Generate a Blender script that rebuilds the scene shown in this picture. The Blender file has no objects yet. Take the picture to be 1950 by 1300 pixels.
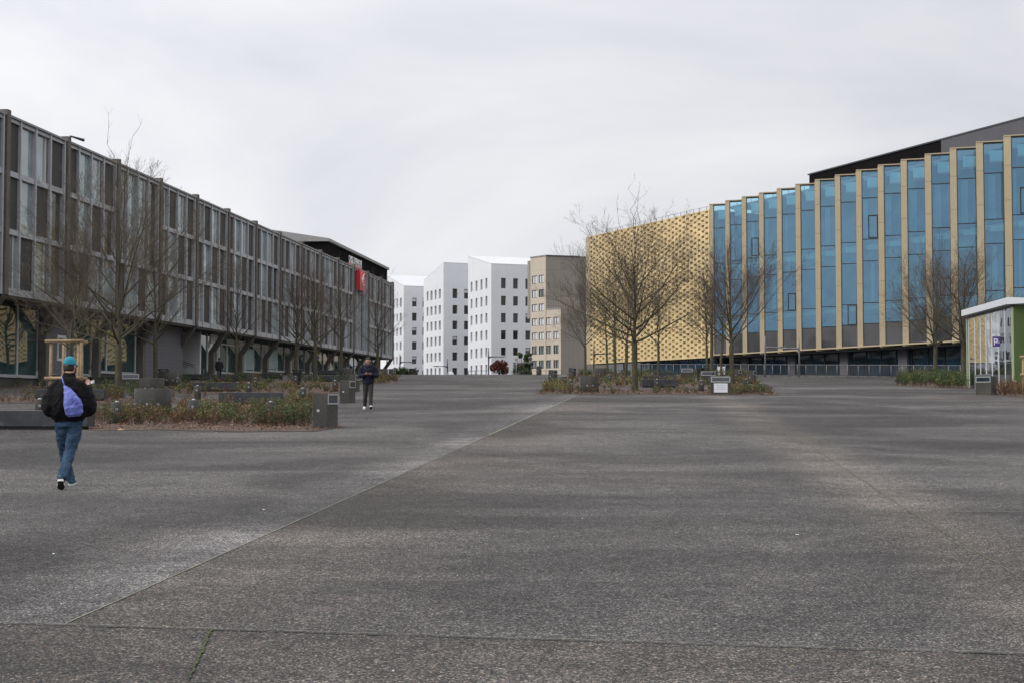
import bpy, bmesh, math, random
from mathutils import Vector, Matrix, noise
rnd = random.Random(7)
SC = bpy.context.scene
COL = SC.collection
# ------------------------------------------------------------------ camera
CZ = 1.73                       # eye height over the paving at the viewer's feet
FPX = 2700.0                    # focal length in pixels of a 1950 px wide frame (50 mm)
PITCH = math.atan(118.0/FPX)
cam_d = bpy.data.cameras.new('camera'); cam = bpy.data.objects.new('camera', cam_d); COL.objects.link(cam)
cam_d.sensor_width = 36; cam_d.lens = FPX/1950*36; cam_d.clip_end = 6000; cam_d.clip_start = 0.1
cam.location = (0, 0, CZ); cam.rotation_euler = (math.radians(90)+PITCH, 0, 0)
SC.camera = cam
SC.view_settings.view_transform = 'Standard'; SC.view_settings.look = 'None'
SC.view_settings.gamma = 1; SC.view_settings.exposure = 0; SC.view_settings.use_curve_mapping = False
# ------------------------------------------------------------------ sky
SUN_EL, SUN_AZ = math.radians(38), math.radians(-112)     # azimuth from +Y, clockwise: light from the left, a little behind
w = bpy.data.worlds.new('World'); SC.world = w; w.use_nodes = True
nt = w.node_tree; nt.nodes.clear(); N = nt.nodes.new; Lk = nt.links.new
out = N('ShaderNodeOutputWorld'); bg = N('ShaderNodeBackground'); Lk(bg.outputs[0], out.inputs[0])
sky = N('ShaderNodeTexSky'); sky.sky_type = 'NISHITA'; sky.sun_disc = False
sky.sun_elevation = SUN_EL; sky.sun_rotation = SUN_AZ
skm = N('ShaderNodeVectorMath'); skm.operation = 'SCALE'; skm.inputs['Scale'].default_value = 0.10
Lk(sky.outputs[0], skm.inputs[0])
tc = N('ShaderNodeTexCoord'); sp = N('ShaderNodeSeparateXYZ'); Lk(tc.outputs['Generated'], sp.inputs[0])
def M2(op, a, b=None, c=None, clamp=False):
    m = N('ShaderNodeMath'); m.operation = op; m.use_clamp = clamp
    for i, v in enumerate((a, b, c)):
        if v is None: continue
        if isinstance(v, (int, float)): m.inputs[i].default_value = v
        else: Lk(v, m.inputs[i])
    return m.outputs[0]
zc = M2('MAXIMUM', sp.outputs['Z'], 0.0)
den = M2('ADD', zc, 0.30)
px_ = M2('DIVIDE', sp.outputs['X'], den); py_ = M2('DIVIDE', sp.outputs['Y'], den)
cb = N('ShaderNodeCombineXYZ'); Lk(px_, cb.inputs[0]); Lk(py_, cb.inputs[1])
n1 = N('ShaderNodeTexNoise'); n1.inputs['Scale'].default_value = 1.35; n1.inputs['Detail'].default_value = 7; n1.inputs['Roughness'].default_value = 0.5
n1.inputs['Distortion'].default_value = 0.5
Lk(cb.outputs[0], n1.inputs['Vector'])
rp = N('ShaderNodeValToRGB'); rp.color_ramp.elements[0].position = 0.36; rp.color_ramp.elements[1].position = 0.64
rp.color_ramp.elements[0].color = (0.715, 0.725, 0.785, 1); rp.color_ramp.elements[1].color = (0.945, 0.94, 0.95, 1)
Lk(n1.outputs['Fac'], rp.inputs[0])
zen = N('ShaderNodeMapRange'); zen.interpolation_type = 'SMOOTHSTEP'
zen.inputs['From Min'].default_value = 0.14; zen.inputs['From Max'].default_value = 0.95
zen.inputs['To Min'].default_value = 1.0; zen.inputs['To Max'].default_value = 1.95; Lk(sp.outputs['Z'], zen.inputs[0])
west = M2('SUBTRACT', 1.0, M2('MULTIPLY', sp.outputs['X'], 0.26))      # the veiled sun brightens the western cloud
cl = N('ShaderNodeVectorMath'); cl.operation = 'SCALE'; Lk(rp.outputs[0], cl.inputs[0]); Lk(M2('MULTIPLY', zen.outputs[0], west), cl.inputs['Scale'])
mx = N('ShaderNodeMix'); mx.data_type = 'RGBA'; mx.inputs[0].default_value = 0.92
Lk(skm.outputs[0], mx.inputs[6]); Lk(cl.outputs[0], mx.inputs[7])
Lk(mx.outputs[2], bg.inputs['Color']); bg.inputs['Strength'].default_value = 1.0
# ------------------------------------------------------------------ sun, veiled by the cloud
sd = bpy.data.lights.new('sun', 'SUN'); sd.energy = 1.45; sd.angle = math.radians(25); sd.color = (1.0, 0.96, 0.90)
sun = bpy.data.objects.new('sun', sd); COL.objects.link(sun)
sdir = Vector((math.sin(SUN_AZ)*math.cos(SUN_EL), math.cos(SUN_AZ)*math.cos(SUN_EL), math.sin(SUN_EL)))
sun.rotation_euler = sdir.to_track_quat('Z', 'Y').to_euler()

# ------------------------------------------------------------------ pixels of the photograph to rays
cp, sn = math.cos(PITCH), math.sin(PITCH)
def ray(x, y):
    u = (x-975)/FPX; v = (650-y)/FPX; Y = cp - v*sn
    return Vector((u/Y, 1.0, (sn+v*cp)/Y))
def P(x, y, d):
    r = ray(x, y); return Vector((r.x*d, d, CZ+r.z*d))
def G(Y):                       # the paving climbs away from the viewer, then levels off
    if Y < 138: return 0.0328*Y
    if Y < 152:
        t = (Y-138)/14.0; return 0.0328*138 + 0.0328*14*(t - t*t/2)
    if Y < 260: return 0.0328*145 - (Y-152)/108.0*1.2
    return 0.0328*145 - 1.2
def gp(x, y):
    r = ray(x, y); d = CZ/(0.0328-r.z); return Vector((r.x*d, d, 0.0328*d))
def onray(x, d):                # a ground point d metres away in pixel column x
    r = ray(x, 740); return Vector((r.x*d, d, G(d)))
def zat(y, d, x=975): return CZ+ray(x, y).z*d

# ------------------------------------------------------------------ materials
MATS = {}
def mat(name, col, rough=0.7, var=0.12, scale=3.0, bump=0.0, bscale=40.0, metal=0.0, spec=0.5, var2=0.0, scale2=0.4, stain_or_crease=None, coat=0.0):
    if name in MATS: return MATS[name]
    m = bpy.data.materials.new(name); m.use_nodes = True; t = m.node_tree; b = t.nodes['Principled BSDF']
    b.inputs['Roughness'].default_value = rough; b.inputs['Metallic'].default_value = metal
    b.inputs['Specular IOR Level'].default_value = spec
    if coat: b.inputs['Coat Weight'].default_value = coat; b.inputs['Coat Roughness'].default_value = 0.1
    c4 = (*col, 1)
    tcn = t.nodes.new('ShaderNodeTexCoord')
    if var > 0:
        nz = t.nodes.new('ShaderNodeTexNoise'); nz.inputs['Scale'].default_value = scale; nz.inputs['Detail'].default_value = 8; nz.inputs['Roughness'].default_value = 0.65
        t.links.new(tcn.outputs['Object'], nz.inputs['Vector'])
        r = t.nodes.new('ShaderNodeValToRGB'); e = r.color_ramp.elements
        e[0].position = 0.3; e[1].position = 0.7
        e[0].color = (*[max(0, c*(1-var)) for c in col], 1); e[1].color = (*[min(1, c*(1+var)) for c in col], 1)
        t.links.new(nz.outputs['Fac'], r.inputs[0]); last = r.outputs[0]
        if var2 > 0:
            n2 = t.nodes.new('ShaderNodeTexNoise'); n2.inputs['Scale'].default_value = scale2; n2.inputs['Detail'].default_value = 5
            t.links.new(tcn.outputs['Object'], n2.inputs['Vector'])
            mr = t.nodes.new('ShaderNodeMapRange'); mr.inputs['From Min'].default_value = 0.35; mr.inputs['From Max'].default_value = 0.65
            mr.inputs['To Min'].default_value = 1-var2; mr.inputs['To Max'].default_value = 1+var2; t.links.new(n2.outputs['Fac'], mr.inputs[0])
            vm = t.nodes.new('ShaderNodeVectorMath'); vm.operation = 'SCALE'; t.links.new(last, vm.inputs[0]); t.links.new(mr.outputs[0], vm.inputs['Scale']); last = vm.outputs[0]
        if stain_or_crease:                                   # (colour, noise scale, threshold): moss or dirt with its own shape, or painted crease shade
            n3 = t.nodes.new('ShaderNodeTexNoise'); n3.inputs['Scale'].default_value = stain_or_crease[1]; n3.inputs['Detail'].default_value = 6
            t.links.new(tcn.outputs['Object'], n3.inputs['Vector'])
            mr = t.nodes.new('ShaderNodeMapRange'); mr.inputs['From Min'].default_value = stain_or_crease[2]; mr.inputs['From Max'].default_value = stain_or_crease[2]+0.15
            t.links.new(n3.outputs['Fac'], mr.inputs[0])
            mm = t.nodes.new('ShaderNodeMix'); mm.data_type = 'RGBA'; t.links.new(mr.outputs[0], mm.inputs[0]); t.links.new(last, mm.inputs[6]); mm.inputs[7].default_value = (*stain_or_crease[0], 1); last = mm.outputs[2]
        t.links.new(last, b.inputs['Base Color'])
    else: b.inputs['Base Color'].default_value = c4
    if bump > 0:
        nb = t.nodes.new('ShaderNodeTexNoise'); nb.inputs['Scale'].default_value = bscale; nb.inputs['Detail'].default_value = 6
        t.links.new(tcn.outputs['Object'], nb.inputs['Vector'])
        bp = t.nodes.new('ShaderNodeBump'); bp.inputs['Strength'].default_value = bump; bp.inputs['Distance'].default_value = 0.02
        t.links.new(nb.outputs['Fac'], bp.inputs['Height']); t.links.new(bp.outputs[0], b.inputs['Normal'])
    MATS[name] = m; return m

def panelled(name, col, rough, du, dz, lw, dark, var=0.06, vertical_only=False):
    """sheet cladding: thin joints every dz metres up and du metres along (object space, |x|+y run along the wall)"""
    if name in MATS: return MATS[name]
    m = mat(name, col, rough, var, 0.6, 0, spec=0.4, var2=0.04, scale2=0.12); t = m.node_tree; b = t.nodes['Principled BSDF']
    last = b.inputs['Base Color'].links[0].from_socket
    tcn = t.nodes.new('ShaderNodeTexCoord'); s = t.nodes.new('ShaderNodeSeparateXYZ'); t.links.new(tcn.outputs['Object'], s.inputs[0])
    def ma(op, a, bb):
        q = t.nodes.new('ShaderNodeMath'); q.operation = op
        for i, v in enumerate((a, bb)):
            if isinstance(v, (int, float)): q.inputs[i].default_value = v
            else: t.links.new(v, q.inputs[i])
        return q.outputs[0]
    run = ma('ADD', s.outputs['X'], ma('MULTIPLY', s.outputs['Y'], 0.62))
    mu = ma('LESS_THAN', ma('PINGPONG', run, du/2), lw); mz = ma('LESS_THAN', ma('PINGPONG', s.outputs['Z'], dz/2), lw)
    mk = mu if vertical_only else ma('MAXIMUM', mu, mz)
    mm = t.nodes.new('ShaderNodeMix'); mm.data_type = 'RGBA'; t.links.new(ma('MULTIPLY', mk, 0.75), mm.inputs[0]); t.links.new(last, mm.inputs[6]); mm.inputs[7].default_value = (*dark, 1)
    t.links.new(mm.outputs[2], b.inputs['Base Color']); return m

def glass_opaque(name, col, rough=0.03, wav=0.08, wscale=0.5, spec=0.6, var=0.5):
    """tinted glass seen at a slant: dark body, strong clean reflection, slightly wavy"""
    if name in MATS: return MATS[name]
    m = mat(name, col, rough, var, 0.45, 0, spec=spec); t = m.node_tree; b = t.nodes['Principled BSDF']
    b.inputs['IOR'].default_value = 1.6
    tcn = t.nodes.new('ShaderNodeTexCoord'); nb = t.nodes.new('ShaderNodeTexNoise'); nb.inputs['Scale'].default_value = wscale; nb.inputs['Detail'].default_value = 1
    t.links.new(tcn.outputs['Object'], nb.inputs['Vector'])
    bp = t.nodes.new('ShaderNodeBump'); bp.inputs['Strength'].default_value = wav; bp.inputs['Distance'].default_value = 0.15
    t.links.new(nb.outputs['Fac'], bp.inputs['Height']); t.links.new(bp.outputs[0], b.inputs['Normal'])
    return m

def glass_clear(name, tint, refl, fac, wav=0.05, wscale=0.35):
    """coated solar glass: part see-through with a tint, part mirror with a tint"""
    m = bpy.data.materials.new(name); m.use_nodes = True; t = m.node_tree; t.nodes.clear()
    o = t.nodes.new('ShaderNodeOutputMaterial'); mxs = t.nodes.new('ShaderNodeMixShader'); tr = t.nodes.new('ShaderNodeBsdfTransparent'); gl = t.nodes.new('ShaderNodeBsdfGlossy')
    tr.inputs[0].default_value = (*tint, 1); gl.inputs[0].default_value = (*refl, 1); gl.inputs['Roughness'].default_value = 0.02
    fr = t.nodes.new('ShaderNodeFresnel'); fr.inputs['IOR'].default_value = 1.5
    ad = t.nodes.new('ShaderNodeMath'); ad.operation = 'ADD'; ad.use_clamp = True; ad.inputs[1].default_value = fac; t.links.new(fr.outputs[0], ad.inputs[0])
    t.links.new(ad.outputs[0], mxs.inputs[0]); t.links.new(tr.outputs[0], mxs.inputs[1]); t.links.new(gl.outputs[0], mxs.inputs[2]); t.links.new(mxs.outputs[0], o.inputs[0])
    tcn = t.nodes.new('ShaderNodeTexCoord'); nb = t.nodes.new('ShaderNodeTexNoise'); nb.inputs['Scale'].default_value = wscale; nb.inputs['Detail'].default_value = 1.5
    t.links.new(tcn.outputs['Object'], nb.inputs['Vector'])
    bp = t.nodes.new('ShaderNodeBump'); bp.inputs['Strength'].default_value = wav; bp.inputs['Distance'].default_value = 0.3
    t.links.new(nb.outputs['Fac'], bp.inputs['Height']); t.links.new(bp.outputs[0], gl.inputs['Normal'])
    MATS[name] = m; return m

M = dict(
 steel_light = mat('light_grey_steel', (0.37, 0.385, 0.405), 0.45, 0.10, 1.5, spec=0.5, metal=0.0),
 pier = mat('brown_grey_concrete', (0.112, 0.101, 0.088), 0.75, 0.22, 2.5, 0.15, 30, var2=0.12, scale2=0.6),
 dark_panel = mat('perforated_brown_grey_panel', (0.060, 0.057, 0.055), 0.7, 0.12, 9, spec=0.3),
 vent = mat('brown_vent_panel', (0.15, 0.138, 0.122), 0.6, 0.1, 2),
 white_frame = mat('white_window_frame', (0.62, 0.63, 0.63), 0.5, 0.04, 2),
 wall_grey = panelled('grey_board_wall', (0.135, 0.135, 0.15), 0.75, 2.4, 0.32, 0.012, (0.07, 0.07, 0.08)),
 dark_void = mat('dark_interior', (0.02, 0.021, 0.023), 0.9, 0.2, 1),
 roof_black = mat('black_roof_cladding', (0.012, 0.011, 0.011), 1.0, 0.15, 1, spec=0.02),
 roof_grey = mat('grey_roof_cladding', (0.088, 0.086, 0.096), 0.6, 0.08, 0.7, spec=0.4),
 fascia = mat('pale_grey_fascia', (0.26, 0.255, 0.255), 0.6, 0.08, 1),
 gold = mat('gold_metal_panel', (0.69, 0.54, 0.29), 0.48, 0.10, 0.9, spec=0.45, var2=0.13, scale2=1.3),
 tan = mat('tan_stone_fin', (0.47, 0.395, 0.265), 0.6, 0.06, 1.2, spec=0.35),
 spandrel = glass_opaque('dark_spandrel_glass', (0.045, 0.046, 0.053), 0.05, 0.12, 0.6, spec=0.7, var=0.25),
 mull_dark = mat('dark_bronze_mullion', (0.025, 0.026, 0.03), 0.5, 0.1, 2),
 white_wall = panelled('white_sheet_cladding', (0.70, 0.715, 0.735), 0.55, 1.25, 3.3, 0.018, (0.60, 0.615, 0.64), var=0.02),
 white_roof = mat('white_roof_sheet', (0.60, 0.61, 0.63), 0.6, 0.03, 0.5),
 win_dark = glass_opaque('dark_window_glass', (0.018, 0.020, 0.022), 0.04, 0.05, 0.5, spec=0.5, var=0.8),
 beige = panelled('beige_concrete_panel', (0.53, 0.465, 0.375), 0.8, 3.4, 3.0, 0.02, (0.33, 0.28, 0.215), var=0.05),
 taupe = panelled('taupe_ribbed_cladding', (0.29, 0.262, 0.228), 0.8, 0.5, 6.0, 0.03, (0.17, 0.148, 0.125), var=0.05),
 win_pale = glass_opaque('window_glass_painted_reflection', (0.10, 0.125, 0.12), 0.05, 0.05, 0.5, spec=1.0, var=0.7),  # pale greenish body paints the reflections into the glass colour
 blind_or_sky = mat('white_blind_and_sky_reflection', (0.62, 0.64, 0.66), 0.5, 0.03, 2),  # blinds on the white blocks; painted sky reflection on the beige block
 granite = mat('dark_grey_granite', (0.036, 0.040, 0.047), 0.5, 0.35, 22, 0.1, 80, spec=0.5, var2=0.35, scale2=2.2, stain_or_crease=((0.20, 0.21, 0.22), 4.2, 0.66)),
 granite_top = mat('pale_granite_top', (0.135, 0.135, 0.135), 0.65, 0.2, 15, var2=0.15, scale2=2),  # slab tops paler than the sides
 concrete = mat('dark_precast_concrete', (0.060, 0.057, 0.052), 0.85, 0.28, 14, 0.3, 60, var2=0.22, scale2=1.6, stain_or_crease=((0.070, 0.080, 0.028), 1.7, 0.60)),
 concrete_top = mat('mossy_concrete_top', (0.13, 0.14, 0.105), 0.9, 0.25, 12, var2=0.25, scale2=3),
 stud = mat('polished_steel_stud', (0.50, 0.51, 0.52), 0.35, 0.05, 3, metal=0.3),
 steel_dark = mat('dark_grey_painted_steel', (0.055, 0.058, 0.068), 0.45, 0.1, 2, metal=0.2),
 steel_rail = mat('galvanised_rail', (0.20, 0.205, 0.215), 0.45, 0.1, 2, metal=0.2),
 bin_black = mat('black_bin_plastic', (0.012, 0.013, 0.016), 0.45, 0.2, 3),
 slot = glass_opaque('slot_window_glass', (0.03, 0.042, 0.06), 0.05, 0.05, 1.5, spec=0.8, var=0.9),
 paper = mat('white_notice_paper', (0.74, 0.76, 0.80), 0.7, 0.02, 4),
 ink = mat('grey_print', (0.36, 0.39, 0.46), 0.8, 0.0),
 timber = mat('weathered_stake_timber', (0.30, 0.215, 0.125), 0.8, 0.28, 6, 0.3, 40, var2=0.2, scale2=2),
 mulch = mat('leaf_mould', (0.072, 0.045, 0.031), 0.95, 0.5, 18, 0.8, 30, var2=0.3, scale2=1.2),
 leaf_green = mat('olive_green_leaf', (0.075, 0.105, 0.030), 0.6, 0.45, 1.5, spec=0.3),
 leaf_mid = mat('mid_green_leaf', (0.045, 0.085, 0.030), 0.6, 0.35, 1.5, spec=0.3),
 leaf_yellow = mat('yellow_green_leaf', (0.20, 0.21, 0.05), 0.6, 0.3, 2, spec=0.3),
 leaf_brown = mat('dry_brown_leaf', (0.16, 0.085, 0.045), 0.8, 0.45, 3, spec=0.2),
 leaf_tan = mat('dead_tan_leaf', (0.33, 0.22, 0.13), 0.8, 0.3, 3, spec=0.2),
 leaf_red = mat('dark_red_leaf', (0.105, 0.028, 0.022), 0.6, 0.4, 2, spec=0.3),
 stem = mat('shrub_stem', (0.10, 0.068, 0.048), 0.8, 0.3, 5, spec=0.2),
 bark = mat('mossy_bark', (0.078, 0.070, 0.052), 0.9, 0.35, 5, 0.5, 30, spec=0.2, stain_or_crease=((0.090, 0.092, 0.038), 2.2, 0.50)),
 twig = mat('grey_brown_twig', (0.110, 0.092, 0.072), 0.85, 0.35, 1.3, spec=0.2, stain_or_crease=((0.13, 0.122, 0.058), 0.8, 0.56)),
 twig_red = mat('reddish_twig', (0.105, 0.080, 0.069), 0.85, 0.35, 1.3, spec=0.2, stain_or_crease=((0.12, 0.108, 0.058), 0.8, 0.6)),
 green_wall = mat('moss_green_wall', (0.068, 0.105, 0.024), 0.75, 0.12, 1.5),
 kiosk_white = mat('white_painted_steel', (0.66, 0.68, 0.71), 0.45, 0.04, 2),
 purple = mat('purple_sign_panel', (0.085, 0.045, 0.24), 0.4, 0.08, 3),
 lilac = mat('lilac_sign_print', (0.55, 0.47, 0.72), 0.5, 0.0),
 red_sign = mat('red_sign_box', (0.62, 0.030, 0.045), 0.4, 0.08, 1),
 white_sign = mat('white_sign_letters', (0.78, 0.78, 0.80), 0.5, 0.0),
 yellow_poster = mat('yellow_poster', (0.72, 0.62, 0.04), 0.6, 0.05, 3),
 blue_poster = mat('blue_poster', (0.10, 0.14, 0.42), 0.6, 0.2, 3),
)
M['left_glass'] = glass_opaque('shop_window_glass', (0.035, 0.066, 0.066), 0.02, 0.10, 0.35, spec=0.9, var=0.6)
M['upper_glass'] = glass_opaque('upper_window_glass', (0.26, 0.34, 0.35), 0.02, 0.06, 0.35, spec=1.0, var=0.35)  # pale teal body stands in for the reflected sky
M['solar'] = glass_clear('blue_solar_glass', (0.50, 0.84, 0.92), (0.37, 0.67, 0.93), 0.28, 0.18, 0.30)
M['base_glass'] = glass_opaque('ground_floor_blue_glass', (0.010, 0.030, 0.052), 0.04, 0.15, 0.3, spec=0.9, var=0.8)
M['kiosk_glass'] = glass_clear('kiosk_glass', (0.42, 0.47, 0.47), (0.62, 0.65, 0.67), 0.10, 0.02, 0.6)
M['room'] = mat('office_back_wall', (0.10, 0.14, 0.18), 0.8, 0.35, 0.35)
M['bulkhead'] = mat('white_ceiling_bulkhead', (0.90, 0.93, 0.90), 0.6, 0.02, 2)
M['curtain'] = mat('pale_curtain', (0.40, 0.47, 0.52), 0.8, 0.12, 1.5)

# ------------------------------------------------------------------ mesh collector
class MB:
    def __init__(s): s.v = []; s.f = []; s.m = []; s.mats = []; s.sm = []
    def mi(s, m):
        if m not in s.mats: s.mats.append(m)
        return s.mats.index(m)
    def poly(s, pts, m, smooth=False):
        b = len(s.v); s.v.extend([tuple(p) for p in pts]); s.f.append(tuple(range(b, b+len(pts)))); s.m.append(s.mi(m)); s.sm.append(smooth)
    def hexa(s, c, m):           # 8 corners: bottom 4 (ccw), top 4
        b = len(s.v); s.v.extend([tuple(p) for p in c])
        for q in ((3,2,1,0), (4,5,6,7), (0,1,5,4), (1,2,6,5), (2,3,7,6), (3,0,4,7)):
            s.f.append(tuple(b+i for i in q)); s.m.append(s.mi(m)); s.sm.append(False)
    def box(s, x0, x1, y0, y1, z0, z1, m):
        s.hexa([(x0,y0,z0),(x1,y0,z0),(x1,y1,z0),(x0,y1,z0),(x0,y0,z1),(x1,y0,z1),(x1,y1,z1),(x0,y1,z1)], m)
    def cyl(s, c, r, z0, z1, m, n=20, r1=None, top=None, smooth=True, bevel=0.0):
        r1 = r if r1 is None else r1
        rings = [(r, z0), (r1, z1)] if not bevel else [(r, z0), (r1, z1-bevel), (r1-bevel, z1)]
        b = len(s.v)
        for (rr, zz) in rings:
            for i in range(n):
                a = 2*math.pi*i/n; s.v.append((c[0]+rr*math.cos(a), c[1]+rr*math.sin(a), zz))
        for k in range(len(rings)-1):
            for i in range(n):
                j = (i+1) % n; s.f.append((b+k*n+i, b+k*n+j, b+(k+1)*n+j, b+(k+1)*n+i)); s.m.append(s.mi(m)); s.sm.append(smooth)
        e = b+(len(rings)-1)*n
        s.f.append(tuple(range(e, e+n))); s.m.append(s.mi(top or m)); s.sm.append(False)
        s.f.append(tuple(reversed(range(b, b+n)))); s.m.append(s.mi(m)); s.sm.append(False)
    def tube(s, pts, rad, m, n=6, cap=True, smooth=True):
        pts = [Vector(p) for p in pts]; b = len(s.v); k = s.mi(m)
        for i, p in enumerate(pts):
            t = (pts[min(i+1, len(pts)-1)] - pts[max(i-1, 0)]).normalized()
            a = t.cross(Vector((0, 0, 1)) if abs(t.z) < 0.93 else Vector((1, 0, 0))).normalized(); c = t.cross(a)
            r = rad[i] if isinstance(rad, (list, tuple)) else rad
            for j in range(n):
                an = 2*math.pi*j/n; q = p + a*(r*math.cos(an)) + c*(r*math.sin(an)); s.v.append((q.x, q.y, q.z))
        for i in range(len(pts)-1):
            for j in range(n):
                jj = (j+1) % n; s.f.append((b+i*n+j, b+i*n+jj, b+(i+1)*n+jj, b+(i+1)*n+j)); s.m.append(k); s.sm.append(smooth)
        if cap:
            s.f.append(tuple(reversed(range(b, b+n)))); s.m.append(k); s.sm.append(False)
            e = b+(len(pts)-1)*n; s.f.append(tuple(range(e, e+n))); s.m.append(k); s.sm.append(False)
    def loft(s, pts, rx, ry, side, m, n=16):
        """closed tube with elliptic rings; side = direction of rx"""
        pts = [Vector(p) for p in pts]; b = len(s.v); k = s.mi(m)
        for i, p in enumerate(pts):
            t = (pts[min(i+1, len(pts)-1)] - pts[max(i-1, 0)]).normalized()
            sd_ = side[i] if isinstance(side, list) else side
            a = Vector(sd_); a = (a - t*a.dot(t)).normalized(); c = t.cross(a)
            for j in range(n):
                an = 2*math.pi*j/n; q = p + a*(rx[i]*math.cos(an)) + c*(ry[i]*math.sin(an)); s.v.append((q.x, q.y, q.z))
        for i in range(len(pts)-1):
            for j in range(n):
                jj = (j+1) % n; s.f.append((b+i*n+j, b+i*n+jj, b+(i+1)*n+jj, b+(i+1)*n+j)); s.m.append(k); s.sm.append(True)
        s.f.append(tuple(reversed(range(b, b+n)))); s.m.append(k); s.sm.append(True)
        e = b+(len(pts)-1)*n; s.f.append(tuple(range(e, e+n))); s.m.append(k); s.sm.append(True)
    def build(s, name, parent=None, loc=None, bevel=0.0):
        me = bpy.data.meshes.new(name); o = (0, 0, 0)
        if loc is not None: o = loc
        elif parent is not None:
            q = parent; o = Vector((0, 0, 0))
            while q is not None: o = o + q.location; q = q.parent
            if parent.get('_local'): o = (0, 0, 0)
        vs = [(v[0]-o[0], v[1]-o[1], v[2]-o[2]) for v in s.v]
        me.from_pydata(vs, [], s.f)
        for m in s.mats: me.materials.append(m)
        me.polygons.foreach_set('material_index', s.m); me.polygons.foreach_set('use_smooth', s.sm)
        me.update()
        ob = bpy.data.objects.new(name, me); COL.objects.link(ob)
        if parent is not None:
            ob.parent = parent
            if parent.get('_local'): ob['_local'] = 1
        if loc is not None and parent is None: ob.location = loc
        if bevel:
            md = ob.modifiers.new('bevel', 'BEVEL'); md.width = bevel; md.segments = 2; md.limit_method = 'ANGLE'
        return ob

class FR:
    """a wall's own frame: u along it, n out of it, z up"""
    def __init__(s, O, u, n=None):
        s.O = Vector((O[0], O[1])); s.u = Vector((u[0], u[1])).normalized()
        s.n = Vector((s.u.y, -s.u.x)) if n is None else Vector((n[0], n[1])).normalized()
    def p(s, u, n, z): q = s.O + s.u*u + s.n*n; return (q.x, q.y, z)
    def box(s, mb, u0, u1, n0, n1, z0, z1, m):
        mb.hexa([s.p(u0,n0,z0), s.p(u1,n0,z0), s.p(u1,n1,z0), s.p(u0,n1,z0), s.p(u0,n0,z1), s.p(u1,n0,z1), s.p(u1,n1,z1), s.p(u0,n1,z1)], m)
    def quad(s, mb, u0, u1, n, z0, z1, m): mb.poly([s.p(u0,n,z0), s.p(u1,n,z0), s.p(u1,n,z1), s.p(u0,n,z1)], m)
    def hit(s, x, y=768, n=0.0):          # where pixel (x, y) of the photograph lands on this wall: (u, z)
        r = ray(x, y); O = s.O + s.n*n
        # O + u*U = t*r
        det = s.u.x*(-r.y) - (-r.x)*s.u.y
        uu = ((-O.x)*(-r.y) - (-r.x)*(-O.y))/det
        t = (O.y + uu*s.u.y)/r.y
        return uu, CZ + r.z*t

def tag(o, label=None, cat=None, group=None, kind=None):
    if label: o['label'] = label
    if cat: o['category'] = cat
    if group: o['group'] = group
    if kind: o['kind'] = kind
    return o
def empty(name, loc, label=None, cat=None, group=None, rz=0.0, local=False):
    o = bpy.data.objects.new(name, None); COL.objects.link(o); o.location = loc; o.rotation_euler = (0, 0, rz); o.empty_display_size = 0.3
    if local: o['_local'] = 1
    return tag(o, label, cat, group)
def kids(o): return [c for c in bpy.data.objects if c.parent == o]
def copy_tree(o, loc=None, rz=None, label=None, parent=None):
    ch = kids(o); c = o.copy(); COL.objects.link(c); c.parent = parent
    if loc is not None: c.location = loc
    if rz is not None: c.rotation_euler = (0, 0, rz)
    if label: c['label'] = label
    for k in ch: copy_tree(k, parent=c)
    return c
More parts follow.
